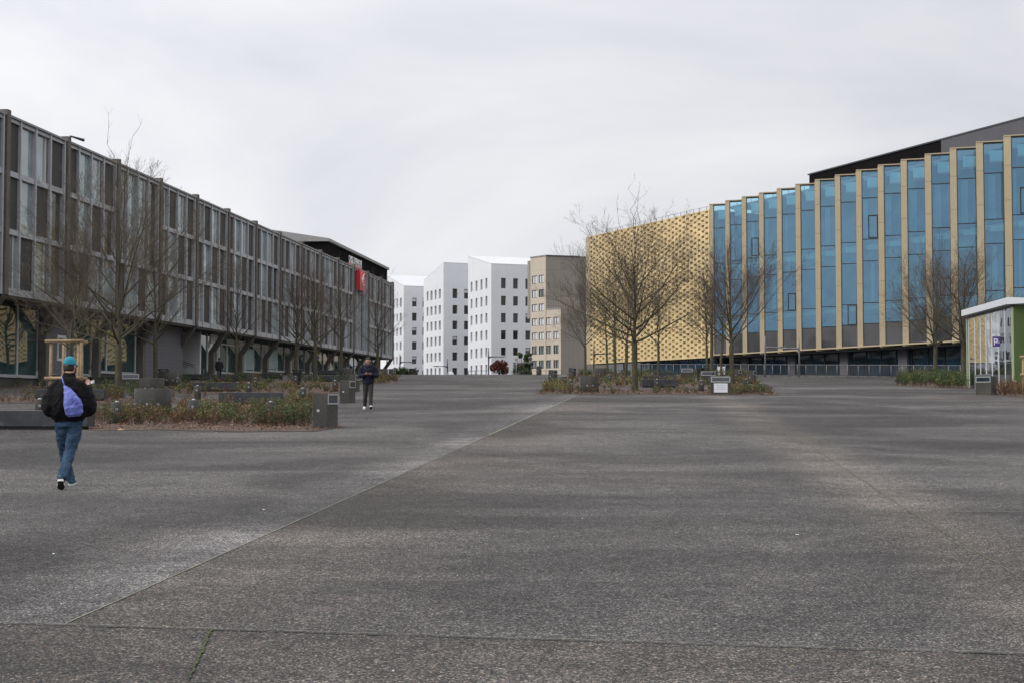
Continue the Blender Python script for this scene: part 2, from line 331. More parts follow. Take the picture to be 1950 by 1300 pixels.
# ================================================================== GROUND
def asphalt():
    m = bpy.data.materials.new('worn_asphalt'); m.use_nodes = True; t = m.node_tree; b = t.nodes['Principled BSDF']
    nw, lk = t.nodes.new, t.links.new
    tcn = nw('ShaderNodeTexCoord'); sx = nw('ShaderNodeSeparateXYZ'); lk(tcn.outputs['Object'], sx.inputs[0])
    def ma(op, a, bb=None, c=None, clamp=False):
        q = nw('ShaderNodeMath'); q.operation = op; q.use_clamp = clamp
        for i, v in enumerate((a, bb, c)):
            if v is None: continue
            if isinstance(v, (int, float)): q.inputs[i].default_value = v
            else: lk(v, q.inputs[i])
        return q.outputs[0]
    def noi(scale, det=4, rough=0.6, vec=None, dist=0.0):
        q = nw('ShaderNodeTexNoise'); q.inputs['Scale'].default_value = scale; q.inputs['Detail'].default_value = det; q.inputs['Roughness'].default_value = rough; q.inputs['Distortion'].default_value = dist
        lk(vec or tcn.outputs['Object'], q.inputs['Vector']); return q.outputs['Fac']
    def mr(v, a, bb, c, d, smooth=True):
        q = nw('ShaderNodeMapRange'); q.interpolation_type = 'SMOOTHSTEP' if smooth else 'LINEAR'
        lk(v, q.inputs[0])
        for i, vv in zip((1, 2, 3, 4), (a, bb, c, d)): q.inputs[i].default_value = vv
        return q.outputs[0]
    def mix(f, c1, c2, mode='MIX'):
        q = nw('ShaderNodeMix'); q.data_type = 'RGBA'; q.blend_type = mode
        if isinstance(f, (int, float)): q.inputs[0].default_value = f
        else: lk(f, q.inputs[0])
        for i, c in ((6, c1), (7, c2)):
            if isinstance(c, tuple): q.inputs[i].default_value = (*c, 1)
            else: lk(c, q.inputs[i])
        return q.outputs[2]
    # aggregate: stones of about a centimetre, most dark, some pale, a few reddish
    vo = nw('ShaderNodeTexVoronoi'); vo.inputs['Scale'].default_value = 95; vo.inputs['Randomness'].default_value = 1; lk(tcn.outputs['Object'], vo.inputs['Vector'])
    sc = nw('ShaderNodeSeparateColor'); lk(vo.outputs['Color'], sc.inputs[0])
    r1 = nw('ShaderNodeValToRGB'); lk(sc.outputs[0], r1.inputs[0]); e = r1.color_ramp.elements
    cols = [(0.0, (0.015, 0.015, 0.0155)), (0.30, (0.029, 0.0285, 0.0285)), (0.55, (0.051, 0.0495, 0.048)), (0.80, (0.086, 0.082, 0.078)), (0.93, (0.135, 0.124, 0.113)), (0.985, (0.27, 0.25, 0.23)), (1.0, (0.16, 0.07, 0.05))]
    e[0].position = 0; e[0].color = (*cols[0][1], 1); e[1].position = 1; e[1].color = (*cols[-1][1], 1)
    for p_, c_ in cols[1:-1]:
        q = e.new(p_); q.color = (*c_, 1)
    v2 = nw('ShaderNodeTexVoronoi'); v2.inputs['Scale'].default_value = 26; lk(tcn.outputs['Object'], v2.inputs['Vector'])
    s2 = nw('ShaderNodeSeparateColor'); lk(v2.outputs['Color'], s2.inputs[0])
    grain = mix(mr(s2.outputs[1], 0.96, 0.99, 0, 0.3), r1.outputs[0], (0.15, 0.14, 0.135))
    n_mid = noi(2.2, 8, 0.75); n_fine = noi(14, 5, 0.7)
    f1 = ma('MULTIPLY', mr(n_mid, 0.3, 0.7, 0.80, 1.20), mr(n_fine, 0.3, 0.7, 0.84, 1.16))
    # wide damp and worn patches
    n_big = noi(0.16, 5, 0.55, dist=0.8); n_big2 = noi(0.055, 4, 0.5, dist=0.5)
    mp = nw('ShaderNodeMapping'); mp.inputs['Scale'].default_value = (0.06, 0.34, 0.3); lk(tcn.outputs['Object'], mp.inputs[0])
    n_str = noi(1.0, 6, 0.6, vec=mp.outputs[0], dist=0.4)
    f2 = ma('MULTIPLY', mr(n_big, 0.38, 0.62, 0.64, 1.20), mr(n_big2, 0.38, 0.62, 0.84, 1.10))
    f2 = ma('MULTIPLY', f2, mr(n_str, 0.40, 0.60, 0.72, 1.15))
    # paving bays, each laid at another time
    def side(p, q):           # signed distance to the line p-q, positive on its left
        dx, dy = q.x-p.x, q.y-p.y; L = math.hypot(dx, dy)
        return ma('ADD', ma('ADD', ma('MULTIPLY', sx.outputs[0], -dy/L), ma('MULTIPLY', sx.outputs[1], dx/L)), (p.x*dy-p.y*dx)/L)
    front = side(gp(0, 1187), gp(1950, 1246))
    j1 = side(gp(130, 1185), gp(930, 828)); j2a = side(gp(1400, 757), gp(1735, 975)); j2b = side(gp(1735, 975), gp(1960, 1110)); j2 = ma('MAXIMUM', j2a, j2b)
    wob = ma('MULTIPLY', ma('SUBTRACT', n_big, 0.5), 1.4)
    infront = mr(front, -0.03, 0.03, 1, 0)
    beyond = mr(front, -0.03, 0.03, 0, 1)
    halo = ma('MULTIPLY', ma('MULTIPLY', mr(ma('ADD', j1, wob), 0.15, 1.15, 1, 0), mr(j1, -0.02, 0.02, 0, 1)), beyond)
    halo = ma('MULTIPLY', halo, mr(n_mid, 0.3, 0.6, 0.5, 1.0))
    warm = ma('MULTIPLY', ma('MULTIPLY', mr(j1, -3.2, -0.05, 0, 1), mr(j1, -0.02, 0.02, 1, 0)), beyond)
    rband = ma('MULTIPLY', mr(ma('ABSOLUTE', ma('ADD', j2, ma('MULTIPLY', wob, 0.5))), 0.15, 1.1, 1, 0), beyond)
    rdark = ma('MULTIPLY', mr(j2, -0.03, 0.03, 0, 1) if False else mr(j2, -0.03, 0.03, 1, 0), 0.0)
    fac = ma('MULTIPLY', ma('MULTIPLY', f1, f2), 1.40)
    fac = ma('MULTIPLY', fac, ma('ADD', 1.0, ma('MULTIPLY', halo, 0.60)))
    fac = ma('MULTIPLY', fac, ma('ADD', 1.0, ma('MULTIPLY', rband, 0.42)))
    fac = ma('MULTIPLY', fac, ma('SUBTRACT', 1.0, ma('MULTIPLY', infront, 0.06)))
    vm = nw('ShaderNodeVectorMath'); vm.operation = 'SCALE'; lk(grain, vm.inputs[0]); lk(fac, vm.inputs['Scale'])
    wm = ma('ADD', ma('MULTIPLY', warm, 0.45), ma('ADD', ma('MULTIPLY', infront, 0.40), ma('MULTIPLY', rband, 0.5)), clamp=True)
    tint = mix(wm, (0.995, 0.99, 0.99), (1.08, 1.0, 0.89))
    tint = mix(ma('MULTIPLY', halo, 0.7, clamp=True), tint, (0.97, 0.99, 1.02))
    redp = mr(n_big2, 0.5, 0.68, 0, 0.6)
    tint = mix(redp, tint, (1.07, 0.985, 0.95))
    colr = mix(1.0, vm.outputs[0], tint, 'MULTIPLY')
    lk(colr, b.inputs['Base Color'])
    lk(mr(n_str, 0.35, 0.65, 0.80, 0.97), b.inputs['Roughness']); b.inputs['Specular IOR Level'].default_value = 0.24
    bp = nw('ShaderNodeBump'); bp.inputs['Strength'].default_value = 0.55; bp.inputs['Distance'].default_value = 0.006
    lk(vo.outputs['Distance'], bp.inputs['Height'])
    b2 = nw('ShaderNodeBump'); b2.inputs['Strength'].default_value = 0.35; b2.inputs['Distance'].default_value = 0.05; lk(n_mid, b2.inputs['Height']); lk(bp.outputs[0], b2.inputs['Normal'])
    lk(b2.outputs[0], b.inputs['Normal'])
    return m
M['asphalt'] = asphalt()
ys = [-400, -100, -20, 0, 5, 10, 15, 20, 25, 30, 35, 40, 45, 50, 55, 60, 70, 80, 90, 100, 110, 120, 130, 136, 138, 140, 142, 144, 146, 148, 150, 152, 160, 180, 200, 220, 240, 260, 400, 1000, 3500]
xs = [-2500, -600, -200, -100, -60, -30, -10, 0, 10, 30, 60, 100, 200, 600, 2500]
mb = MB(); b0 = mb.mi(M['asphalt'])
for y in ys:
    for x in xs: mb.v.append((x, y, G(y) if y > -100 else 0.0328*y if y > -120 else -8.0))
for i in range(len(ys)-1):
    for j in range(len(xs)-1):
        a = i*len(xs)+j; mb.f.append((a, a+1, a+1+len(xs), a+len(xs))); mb.m.append(0); mb.sm.append(False)
tag(mb.build('ground'), kind='structure')

def strip(name, pts, wd, m, z=0.006, jit=0.0, seg=0.5):
    """thin line on the paving along ground points"""
    mb = MB(); L = []
    for a, b in zip(pts[:-1], pts[1:]):
        n = max(1, int((b-a).length/seg))
        for i in range(n): L.append(a.lerp(b, i/n))
    L.append(pts[-1]); rr = random.Random(3)
    ls, rs = [], []
    for i, p in enumerate(L):
        t = L[min(i+1, len(L)-1)]-L[max(i-1, 0)]; s_ = Vector((t.y, -t.x, 0)).normalized(); w1 = wd*(1+rr.uniform(-jit, jit))/2; w2 = wd*(1+rr.uniform(-jit, jit))/2
        c = p + s_*rr.uniform(-jit, jit)*wd*0.5
        a = c-s_*w1; b = c+s_*w2; ls.append((a.x, a.y, G(a.y)+z)); rs.append((b.x, b.y, G(b.y)+z))
    for i in range(len(L)-1): mb.poly([ls[i], rs[i], rs[i+1], ls[i+1]], m)
    return tag(mb.build(name), kind='structure')
joint_pale = mat('joint_filler_pale', (0.165, 0.165, 0.125), 0.9, 0.4, 5)
joint_dark = mat('joint_gap_dark', (0.028, 0.028, 0.026), 0.95, 0.4, 5)
joint_moss = mat('joint_moss', (0.040, 0.058, 0.014), 0.95, 0.5, 12)
strip('paving_joint', [gp(130, 1185), gp(560, 994), gp(930, 828)], 0.014, joint_pale, jit=0.5, seg=0.15)
strip('paving_joint', [gp(930, 828), gp(1090, 756)], 0.05, joint_pale, jit=0.4)
strip('paving_joint', [gp(-60, 1185), gp(2010, 1248)], 0.013, joint_dark, jit=0.7, seg=0.1)
strip('paving_joint', [gp(-60, 1183.3), gp(2010, 1246.3)], 0.007, joint_pale, z=0.010, jit=0.9, seg=0.1)
strip('paving_joint', [gp(402, 1200), gp(360, 1292), gp(345, 1330)], 0.012, joint_dark, jit=0.3, seg=0.05)
strip('moss_line', [gp(402, 1200), gp(380, 1250), gp(360, 1292)], 0.014, joint_moss, z=0.010, jit=0.9, seg=0.03)
strip('paving_joint', [gp(1400, 757), gp(1500, 820), gp(1735, 975), gp(1960, 1110)], 0.012, mat('joint_green_grey', (0.10, 0.10, 0.065), 0.95, 0.5, 4), jit=0.6, seg=0.2)
strip('paving_joint', [gp(1735, 973), gp(2000, 974)], 0.02, joint_pale, jit=0.5, seg=0.2)
strip('paving_joint', [gp(460, 1096), gp(720, 1106)], 0.006, joint_pale, jit=0.5, seg=0.1)
strip('paving_joint', [gp(470, 1040), gp(700, 1044)], 0.006, joint_dark, jit=0.5, seg=0.1)
strip('paving_joint', [gp(756, 739), gp(1030, 741)], 0.16, mat('joint_sand', (0.19, 0.165, 0.13), 0.95, 0.3, 2), jit=0.3, seg=1.0)

# ================================================================== LEFT OFFICE BUILDING
dl = ray(1265, 768); OL = P(0.7, 768, 78)
FL = FR((OL.x, OL.y), (dl.x, dl.y)); BL = 8.054; NB = 14
assert FL.n.x > 0
ZS, ZB, Z2, Z1, ZT, ZR = 7.74, 8.15, 11.30, 14.55, 17.45, 17.90     # soffit, sill of 1st, floors, head, roof
root = empty('office_building', FL.p(0, 0, 0), 'long grey office block at left on brown piers that kink inward at the ground floor', 'building')
mb = MB()       # the mass behind the facade
FL.box(mb, -2*BL, NB*BL+0.3, -15, -0.42, ZS, ZR-0.25, M['dark_void'])
FL.box(mb, -2*BL, NB*BL+0.3, -15, -3.4, 0.5, ZS-0.01, M['wall_grey'])
mb.build('wall', root)
mb = MB(); FL.box(mb, -2*BL, NB*BL+0.35, -15.1, 0.12, ZR-0.22, ZR-0.10, M['fascia']); FL.box(mb, -2*BL, NB*BL+0.3, -3.4, -0.05, ZS-0.16, ZS-0.003, M['mull_dark']); mb.build('roof', root)
# light steel grid: bands per floor
mb = MB()
for i in range(-2, NB):
    u0, u1 = i*BL+0.46, (i+1)*BL
    dbl = i in (2, 11)
    for (za, zb) in ((ZS, ZB), (Z2-0.16, Z2+0.16), (Z1-0.16, Z1+0.16), (ZT, ZR-0.24)):
        if dbl and za in (Z1-0.16,): continue
        if i == 11 and za == Z2-0.16: continue
        FL.box(mb, u0, u1, -0.30, 0.0, za, zb, M['steel_light'])
        FL.box(mb, u0, u1, 0.0, 0.035, za, za+0.05, M['steel_light']); 
mb.build('facade_band', root)
for i in range(-2, NB):
    mb = MB()
    for k in range(1, 5):
        u = i*BL + 0.245*BL*k - 0.02
        FL.box(mb, u-0.10, u+0.07, -0.28, 0.07, ZS+0.003, ZR-0.20, M['steel_light'])
    mb.build('mullion', root)
# cells
top_p = {0: 'DGGD', 1: 'DGGD', 2: 'GGGO', 3: 'VDGD', 4: 'VDGD', 5: 'DGGD', 6: 'DGGD', 7: 'DDGD', 8: 'DDGD', 9: 'DGGD', 10: 'DDGD', 11: 'GGOG', 12: 'DDGD', 13: 'DDGD'}
mid_p = {0: 'DGDO', 1: 'DGDO', 2: 'GGGO', 3: 'GGDO', 4: 'DGDO', 5: 'DGDO', 6: 'DGDO', 7: 'DGDO', 8: 'GDDO', 9: 'DGDG', 10: 'DGDO', 11: 'GGOG', 12: 'DGDG', 13: 'DDGO'}
low_p = {0: 'VDGO', 1: 'DDGG', 2: 'DGDG', 3: 'DGGD', 4: 'VDGD', 5: 'DGDO', 6: 'GDDG', 7: 'DDGD', 8: 'DGDD', 9: 'DDGD', 10: 'GDGD', 11: 'GGOG', 12: 'DGDG', 13: 'DDGG'}
rc = random.Random(11)
for i in range(-1, NB):
    for (pp, za, zb) in ((low_p, ZB, Z2-0.16), (mid_p, Z2+0.16, Z1-0.16), (top_p, Z1+0.16, ZT)):
        pat = pp.get(i, 'DGGD')
        if i in (2, 11) and pp is mid_p: zb = Z1+0.16
        if i == 11 and pp is low_p: zb = Z2+0.16
        for k, ch in enumerate(pat):
            u0 = i*BL + (0.46 if k == 0 else 0.245*BL*k+0.05); u1 = i*BL+0.245*BL*(k+1)-0.12
            if ch == 'D':
                mb = MB(); FL.box(mb, u0, u1, -0.25, -0.10, za, zb, M['dark_panel'])
                FL.box(mb, u0, u0+0.05, -0.10, -0.07, za, zb, M['mull_dark']); mb.build('cladding_panel', root)
            else:
                mb = MB()
                g = M['upper_glass']; vw = 0.32
                if ch == 'V': FL.box(mb, u0, u1-0.5, -0.25, -0.11, za, zb, M['vent']); FL.box(mb, u1-0.5, u1-0.44, -0.25, -0.08, za, zb, M['white_frame']); FL.box(mb, u1-0.44, u1, -0.25, -0.16, za, zb, g)
                elif ch == 'O':
                    FL.box(mb, u0, u0+0.35, -0.25, -0.10, za, zb, M['vent']); FL.box(mb, u0+0.35, u0+0.42, -0.25, -0.08, za, zb, M['white_frame'])
                    FL.box(mb, u0+0.42, u1, -0.25, -0.20, za, zb, M['win_dark']); FL.box(mb, u0+0.42, u1, -0.20, -0.17, za, za+0.08, M['mull_dark'])
                else:
                    lft = (k % 2 == 1)
                    if lft: FL.box(mb, u0, u0+vw, -0.25, -0.11, za, zb, M['vent']); FL.box(mb, u0+vw, u0+vw+0.07, -0.25, -0.08, za, zb, M['white_frame']); FL.box(mb, u0+vw+0.07, u1, -0.25, -0.17, za, zb, g)
                    else: FL.box(mb, u1-vw, u1, -0.25, -0.11, za, zb, M['vent']); FL.box(mb, u1-vw-0.07, u1-vw, -0.25, -0.08, za, zb, M['white_frame']); FL.box(mb, u0, u1-vw-0.07, -0.25, -0.17, za, zb, g)
                mb.build('window', root)
# kinked piers
for i in range(-2, NB+1):
    mb = MB(); u0, u1 = i*BL, i*BL+0.44
    FL.box(mb, u0, u1, -0.30, 0.16, ZS+0.02, ZR+0.12, M['pier'])
    # the kink: a slanted length down to the foot, 1.05 m further in
    zk, zf = ZS-1.75, G(FL.p(u0, 0, 0)[1])-0.3
    A = [FL.p(u0, -1.53, zk), FL.p(u1, -1.53, zk), FL.p(u1, -1.06, zk), FL.p(u0, -1.06, zk)]
    B = [FL.p(u0, -0.30, ZS+0.02), FL.p(u1, -0.30, ZS+0.02), FL.p(u1, 0.16, ZS+0.02), FL.p(u0, 0.16, ZS+0.02)]
    mb.hexa([A[3], A[2], A[1], A[0], B[3], B[2], B[1], B[0]], M['pier'])
    FL.box(mb, u0, u1, -1.53, -1.06, zf, zk-0.002, M['pier'])
    mb.build('pier', root)
# ground floor
GN = -1.60
for i in range(-2, NB):
    y_ = FL.p(i*BL, 0, 0)[1]; gz = G(y_); gzn = G(FL.p((i+1)*BL, 0, 0)[1])
    sill = max(gzn, gz)+0.62 if i < 3 else max(gz, gzn)+0.35
    u0, u1 = i*BL+0.72, (i+1)*BL
    mb = MB(); FL.box(mb, u0-0.72, u1, GN-0.6, GN-0.02, 0.3, sill-0.18, M['pier'] if i > 2 else M['dark_panel']); mb.build('plinth', root)
    if i == 3:
        mb = MB(); FL.box(mb, u0-0.3, u1+0.2, GN-0.5, GN+0.55, 0.5, ZS-0.17, M['wall_grey']); mb.build('wall_panel', root); continue
    if i == 4:
        mb = MB(); FL.box(mb, u0, u1-2.2, -3.4, -3.3, 0.5, ZS-0.17, M['dark_void']); FL.box(mb, u1-2.2, u1-1.9, GN-1.6, GN+0.1, 0.5, ZS-0.17, M['white_frame'])
        FL.box(mb, u1-1.9, u1, GN-0.3, GN-0.05, sill, ZS-0.17, M['left_glass']); mb.build('passage', root)
        mb = MB()
        for k in range(4): FL.box(mb, u0+0.5, u1-2.3, -3.3+0.35*k-0.35*0, -3.3+0.35*k+0.34, gz-0.2, gz+0.72-0.17*k, M['concrete_top'])
        mb.build('steps', root)
        for q in (0.8, 2.6, 4.6):
            mb = MB(); A = FL.p(u0+q, -3.0, gz+1.65); B = FL.p(u0+q+0.9, -1.3, gz+1.0); mb.tube([A, B], 0.03, M['steel_dark'], 6)
            mb.tube([(A[0], A[1], gz), A], 0.03, M['steel_rail'], 6); mb.tube([(B[0], B[1], gz), B], 0.03, M['steel_rail'], 6); mb.build('handrail', root)
        continue
    mb = MB()
    gl = M['left_glass']
    FL.box(mb, u0-0.72, u1, GN-0.2, GN-0.06, sill, ZS-0.17, gl); g_ = mb.build('shop_window', root)
    mb = MB()
    nk = 3
    for k in range(nk+1):
        u = u0-0.72 + BL*k/nk
        if k < nk or True: FL.box(mb, u-0.035, u+0.035, GN-0.06, GN+0.02, sill, ZS-0.17, M['white_frame'])
    FL.box(mb, u0-0.72, u1, GN-0.06, GN+0.06, sill-0.18, sill-0.003, M['steel_light'])
    if i in (5, 6, 9): FL.box(mb, u0+0.3, u1-0.3, GN-0.06, GN-0.02, sill+2.3, sill+2.4, M['white_frame'])
    if i == 5:
        FL.box(mb, u0+2.2, u0+2.5, GN-0.05, GN+0.03, sill, sill+2.3, M['white_frame']); FL.box(mb, u0+0.1, u0+2.2, GN-0.05, GN-0.01, sill+2.4, ZS-0.2, M['white_frame'])
    mb.build('frame', g_)
    if i == 1:
        mb = MB(); FL.box(mb, u0-0.2, u0+4.3, GN-0.05, GN+0.10, sill-0.1, ZS-0.18, M['wall_grey'])
        FL.box(mb, u0+1.8, u0+3.1, GN+0.10, GN+0.14, sill+0.7, sill+2.3, M['white_frame']); FL.box(mb, u0+1.98, u0+2.92, GN+0.14, GN+0.16, sill+0.88, sill+2.12, M['wall_grey'])
        mb.build('wall_panel', root)
    if i == 9:
        mb = MB(); FL.box(mb, u0+3.0, u0+5.6, GN-0.05, GN+0.03, sill+1.9, ZS-0.5, M['yellow_poster'])
        FL.box(mb, u0+3.0, u0+5.6, GN-0.05, GN+0.02, sill+1.55, sill+1.85, M['blue_poster']); FL.box(mb, u0+3.1, u0+3.9, GN-0.05, GN+0.02, sill+0.2, sill+1.5, M['blue_poster']); mb.build('poster', root)
    if i in (6, 7):
        mb = MB(); FL.box(mb, u0+0.5, u0+4.6, GN-0.055, GN-0.045+0.01, sill+0.1, sill+2.0, mat('frosted_film', (0.20, 0.29, 0.29), 0.5, 0.2, 1)); mb.build('frosted_film', root)
# small lamp on the parapet
mb = MB(); a = FL.p(1*BL+0.4, 0.1, ZR+0.12); mb.tube([a, (a[0], a[1], a[2]+0.10)], 0.04, M['steel_dark'], 6); b_ = FL.p(1*BL+1.5, 0.5, ZR+0.2)
mb.tube([(a[0], a[1], a[2]+0.08), (b_[0], b_[1], a[2]+0.02)], [0.05, 0.10], M['steel_dark'], 6); mb.build('floodlight', root)

# dark rooftop hall, set back, gable towards the viewer
FB = FR(FL.p(0, -4.0, 0)[:2], (dl.x, dl.y))
uA, zA = FB.hit(624.7, 456); uB, zB_ = FB.hit(737.5, 509)
root2 = root
mb = MB(); z0 = ZR-0.2; zt = (zA+zB_)/2
FB.box(mb, uA, uB, -13, 0, z0, zt-0.35, M['roof_black']); mb.build('rooftop_hall', root)
mb = MB()
f = FB.p; wgt = 2.1
# shallow monopitch roof slab with a pale edge, climbing away from the plaza
for (a0, a1, mm, th0, th1) in ((uA-0.5, uB+0.3, M['fascia'], zt-0.347, zt),):
    mb.hexa([f(a0,-13,th0), f(a1,-13,th0), f(a1,0.25,th0), f(a0,0.25,th0), f(a0,-13,th1+wgt), f(a1,-13,th1+wgt), f(a1,0.25,th1), f(a0,0.25,th1)], mm)
hr = mb.build('rooftop_roof', root)
# rooftop letters and the red box sign
def text_mesh(name, body, size, m, parent, o, ux, uz, ext=0.03, align='LEFT'):
    cu = bpy.data.curves.new(name, 'FONT'); cu.body = body; cu.size = size; cu.extrude = ext; cu.align_x = align
    ob = bpy.data.objects.new(name, cu); COL.objects.link(ob); dg = bpy.context.evaluated_depsgraph_get()
    me = bpy.data.meshes.new_from_object(ob.evaluated_get(dg)); bpy.data.objects.remove(ob)
    ux = Vector(ux).normalized(); uz = Vector(uz).normalized(); un = ux.cross(uz)
    o = Vector(o); q = parent; po = Vector((0, 0, 0))
    while q is not None: po += q.location; q = q.parent
    if parent is not None and parent.get('_local'): po = Vector((0, 0, 0))
    for v in me.vertices: v.co = o + ux*v.co.x + uz*v.co.y + un*v.co.z - po
    me.materials.clear(); me.materials.append(m)
    r = bpy.data.objects.new(name, me); COL.objects.link(r); r.parent = parent
    if parent is not None and parent.get('_local'): r['_local'] = 1
    return r
FS = FR(FL.p(0, -0.9, 0)[:2], (dl.x, dl.y))
us0, zs0 = FS.hit(664.5, 485.5); us1, zs1 = FS.hit(689, 497)
sg = empty('rooftop_sign', FS.p(us0, 0, ZR), 'row of white capital letters over a red line on the roof edge', 'sign')
zb_ = zs0-1.05; ht = 0.80
mb = MB(); FS.box(mb, us0, us1, -0.12, 0, zb_-0.35, zb_, M['fascia']); FS.box(mb, us0, us1, 0.003, 0.03, zb_-0.02, zb_+0.12, M['red_sign']); FS.box(mb, us0, us1, -0.05, 0.02, zb_+0.13, zb_+0.18, M['white_sign']); 
pass
for k in range(6):
    u = us0+(us1-us0)*(k+0.4)/6; FS.box(mb, u-0.04, u+0.04, -0.10, -0.02, ZR-0.1, zb_-0.35, M['mull_dark'])
mb.build('sign_frame', sg)
tx = text_mesh('lettering', "CAISSE D'EPARGNE", ht/0.72, M['white_sign'], sg, FS.p(us0, 0.0, zb_+0.25), (dl.x, dl.y, 0), (0, 0, 1), 0.008)
# stretch to the length of the frame
xsv = [FS.u.dot(Vector((v.co.x, v.co.y))) for v in tx.data.vertices]; L0 = max(xsv)-min(xsv); kx = (us1-us0)/L0; mn = min(xsv)
for v in tx.data.vertices:
    s_ = FS.u.dot(Vector((v.co.x, v.co.y))) - mn; d_ = s_*(kx-1); v.co.x += FS.u.x*d_; v.co.y += FS.u.y*d_
FQ = FR(FL.p(0, 0.42, 0)[:2], (dl.x, dl.y))
uq0, zq0 = FQ.hit(684.5, 514.5); uq1, zq1 = FQ.hit(693.5, 520)
_, zq2 = FQ.hit(684.5, 552.5)
rs = empty('wall_sign', FQ.p(uq0, 0, zq2), 'red upright box sign with a white squirrel outline fixed high on the grey facade', 'sign')
mb = MB(); FQ.box(mb, uq0, uq1, -0.38, 0.10, zq2, zq0, M['red_sign']); bx = mb.build('sign_box', rs)
mb = MB(); cu_ = (uq0+uq1)/2; wq = (uq1-uq0); hq = zq0-zq2
def sq(a, b): return FQ.p(uq0+wq*a, 0.13, zq2+hq*b)
curve = [(0.82, 0.88), (0.62, 0.78), (0.48, 0.64), (0.40, 0.48), (0.42, 0.34), (0.52, 0.22), (0.66, 0.17), (0.80, 0.16)]
mb.tube([sq(*c) for c in curve], [0.03, 0.06, 0.08, 0.09, 0.09, 0.08, 0.07, 0.03], M['white_sign'], 6)
mb.tube([sq(0.30, 0.52), sq(0.45, 0.60), sq(0.60, 0.56)], [0.05, 0.16, 0.06], M['white_sign'], 6)
mb.tube([sq(0.30, 0.44), sq(0.42, 0.48), sq(0.52, 0.45)], [0.04, 0.11, 0.04], M['white_sign'], 6)
mb.tube([sq(0.72, 0.32), sq(0.80, 0.28)], [0.09, 0.05], M['white_sign'], 6)
mb.build('emblem', rs)

# ================================================================== RIGHT OFFICE BUILDING
r_ = ray(-275, 768); dR = Vector((-r_.x, -1.0)); OR = P(1350.9, 388, 153.5)
FRt = FR((OR.x, OR.y), (dR.x, dR.y)); 
if FRt.n.x > 0: FRt.n = -FRt.n
LR = 2.828*math.hypot(1, r_.x); NT = 17
rr_ = empty('glass_office_building', FRt.p(0, 0, 0), 'large office building with a gold perforated screen beside blue glass bays between tan fins', 'building')
ZQ = [23.29, 20.72, 16.89, 14.88, 11.0, 9.08, 6.92]
e_dir = Vector((3.3, -1.0)).normalized(); e_n = Vector((-e_dir.y*-1, 0))  # placeholder
ZG0, ZG1 = 6.73, 22.8
uGL, _ = FRt.hit(1124, 450)
# body
mb = MB(); FRt.box(mb, uGL+0.3, -0.15, -24, -0.9, ZG0+0.05, ZG1-0.3, M['dark_void']); FRt.box(mb, -0.15, NT*LR, -24, -6.5, ZQ[-1]+0.05, ZQ[0]-0.3, M['room'])
mb.build('wall', rr_)
mb = MB(); FRt.box(mb, -0.1, NT*LR, -24, -2.4, ZQ[0]-0.28, ZQ[0]-0.1, M['roof_grey']); FRt.box(mb, uGL+0.3, -0.12, -24, -0.5, ZG1-0.28, ZG1-0.1, M['roof_grey']); mb.build('roof', rr_)
mb = MB(); FRt.box(mb, 0.0, NT*LR, -6.4, -2.6, ZQ[2]-0.55, ZQ[2]-0.15, M['bulkhead']); FRt.box(mb, 0.0, NT*LR, -6.4, -2.6, ZQ[4]-0.5, ZQ[4]-0.1, M['bulkhead'])
FRt.box(mb, 0, NT*LR, -6.4, 0.0, ZQ[-1]-0.02, ZQ[-1]+0.1, M['tan']); mb.build('floor_slab', rr_)
rb = random.Random(5)
openw = {2: (1, 0.45, 0.95), 8: (1, 0.42, 0.98), 14: (1, 0.42, 0.98), 7: (4, 0.0, 1.0), 11: (3, 0.6, 1.0), 4: (3, 0.55, 1.0)}
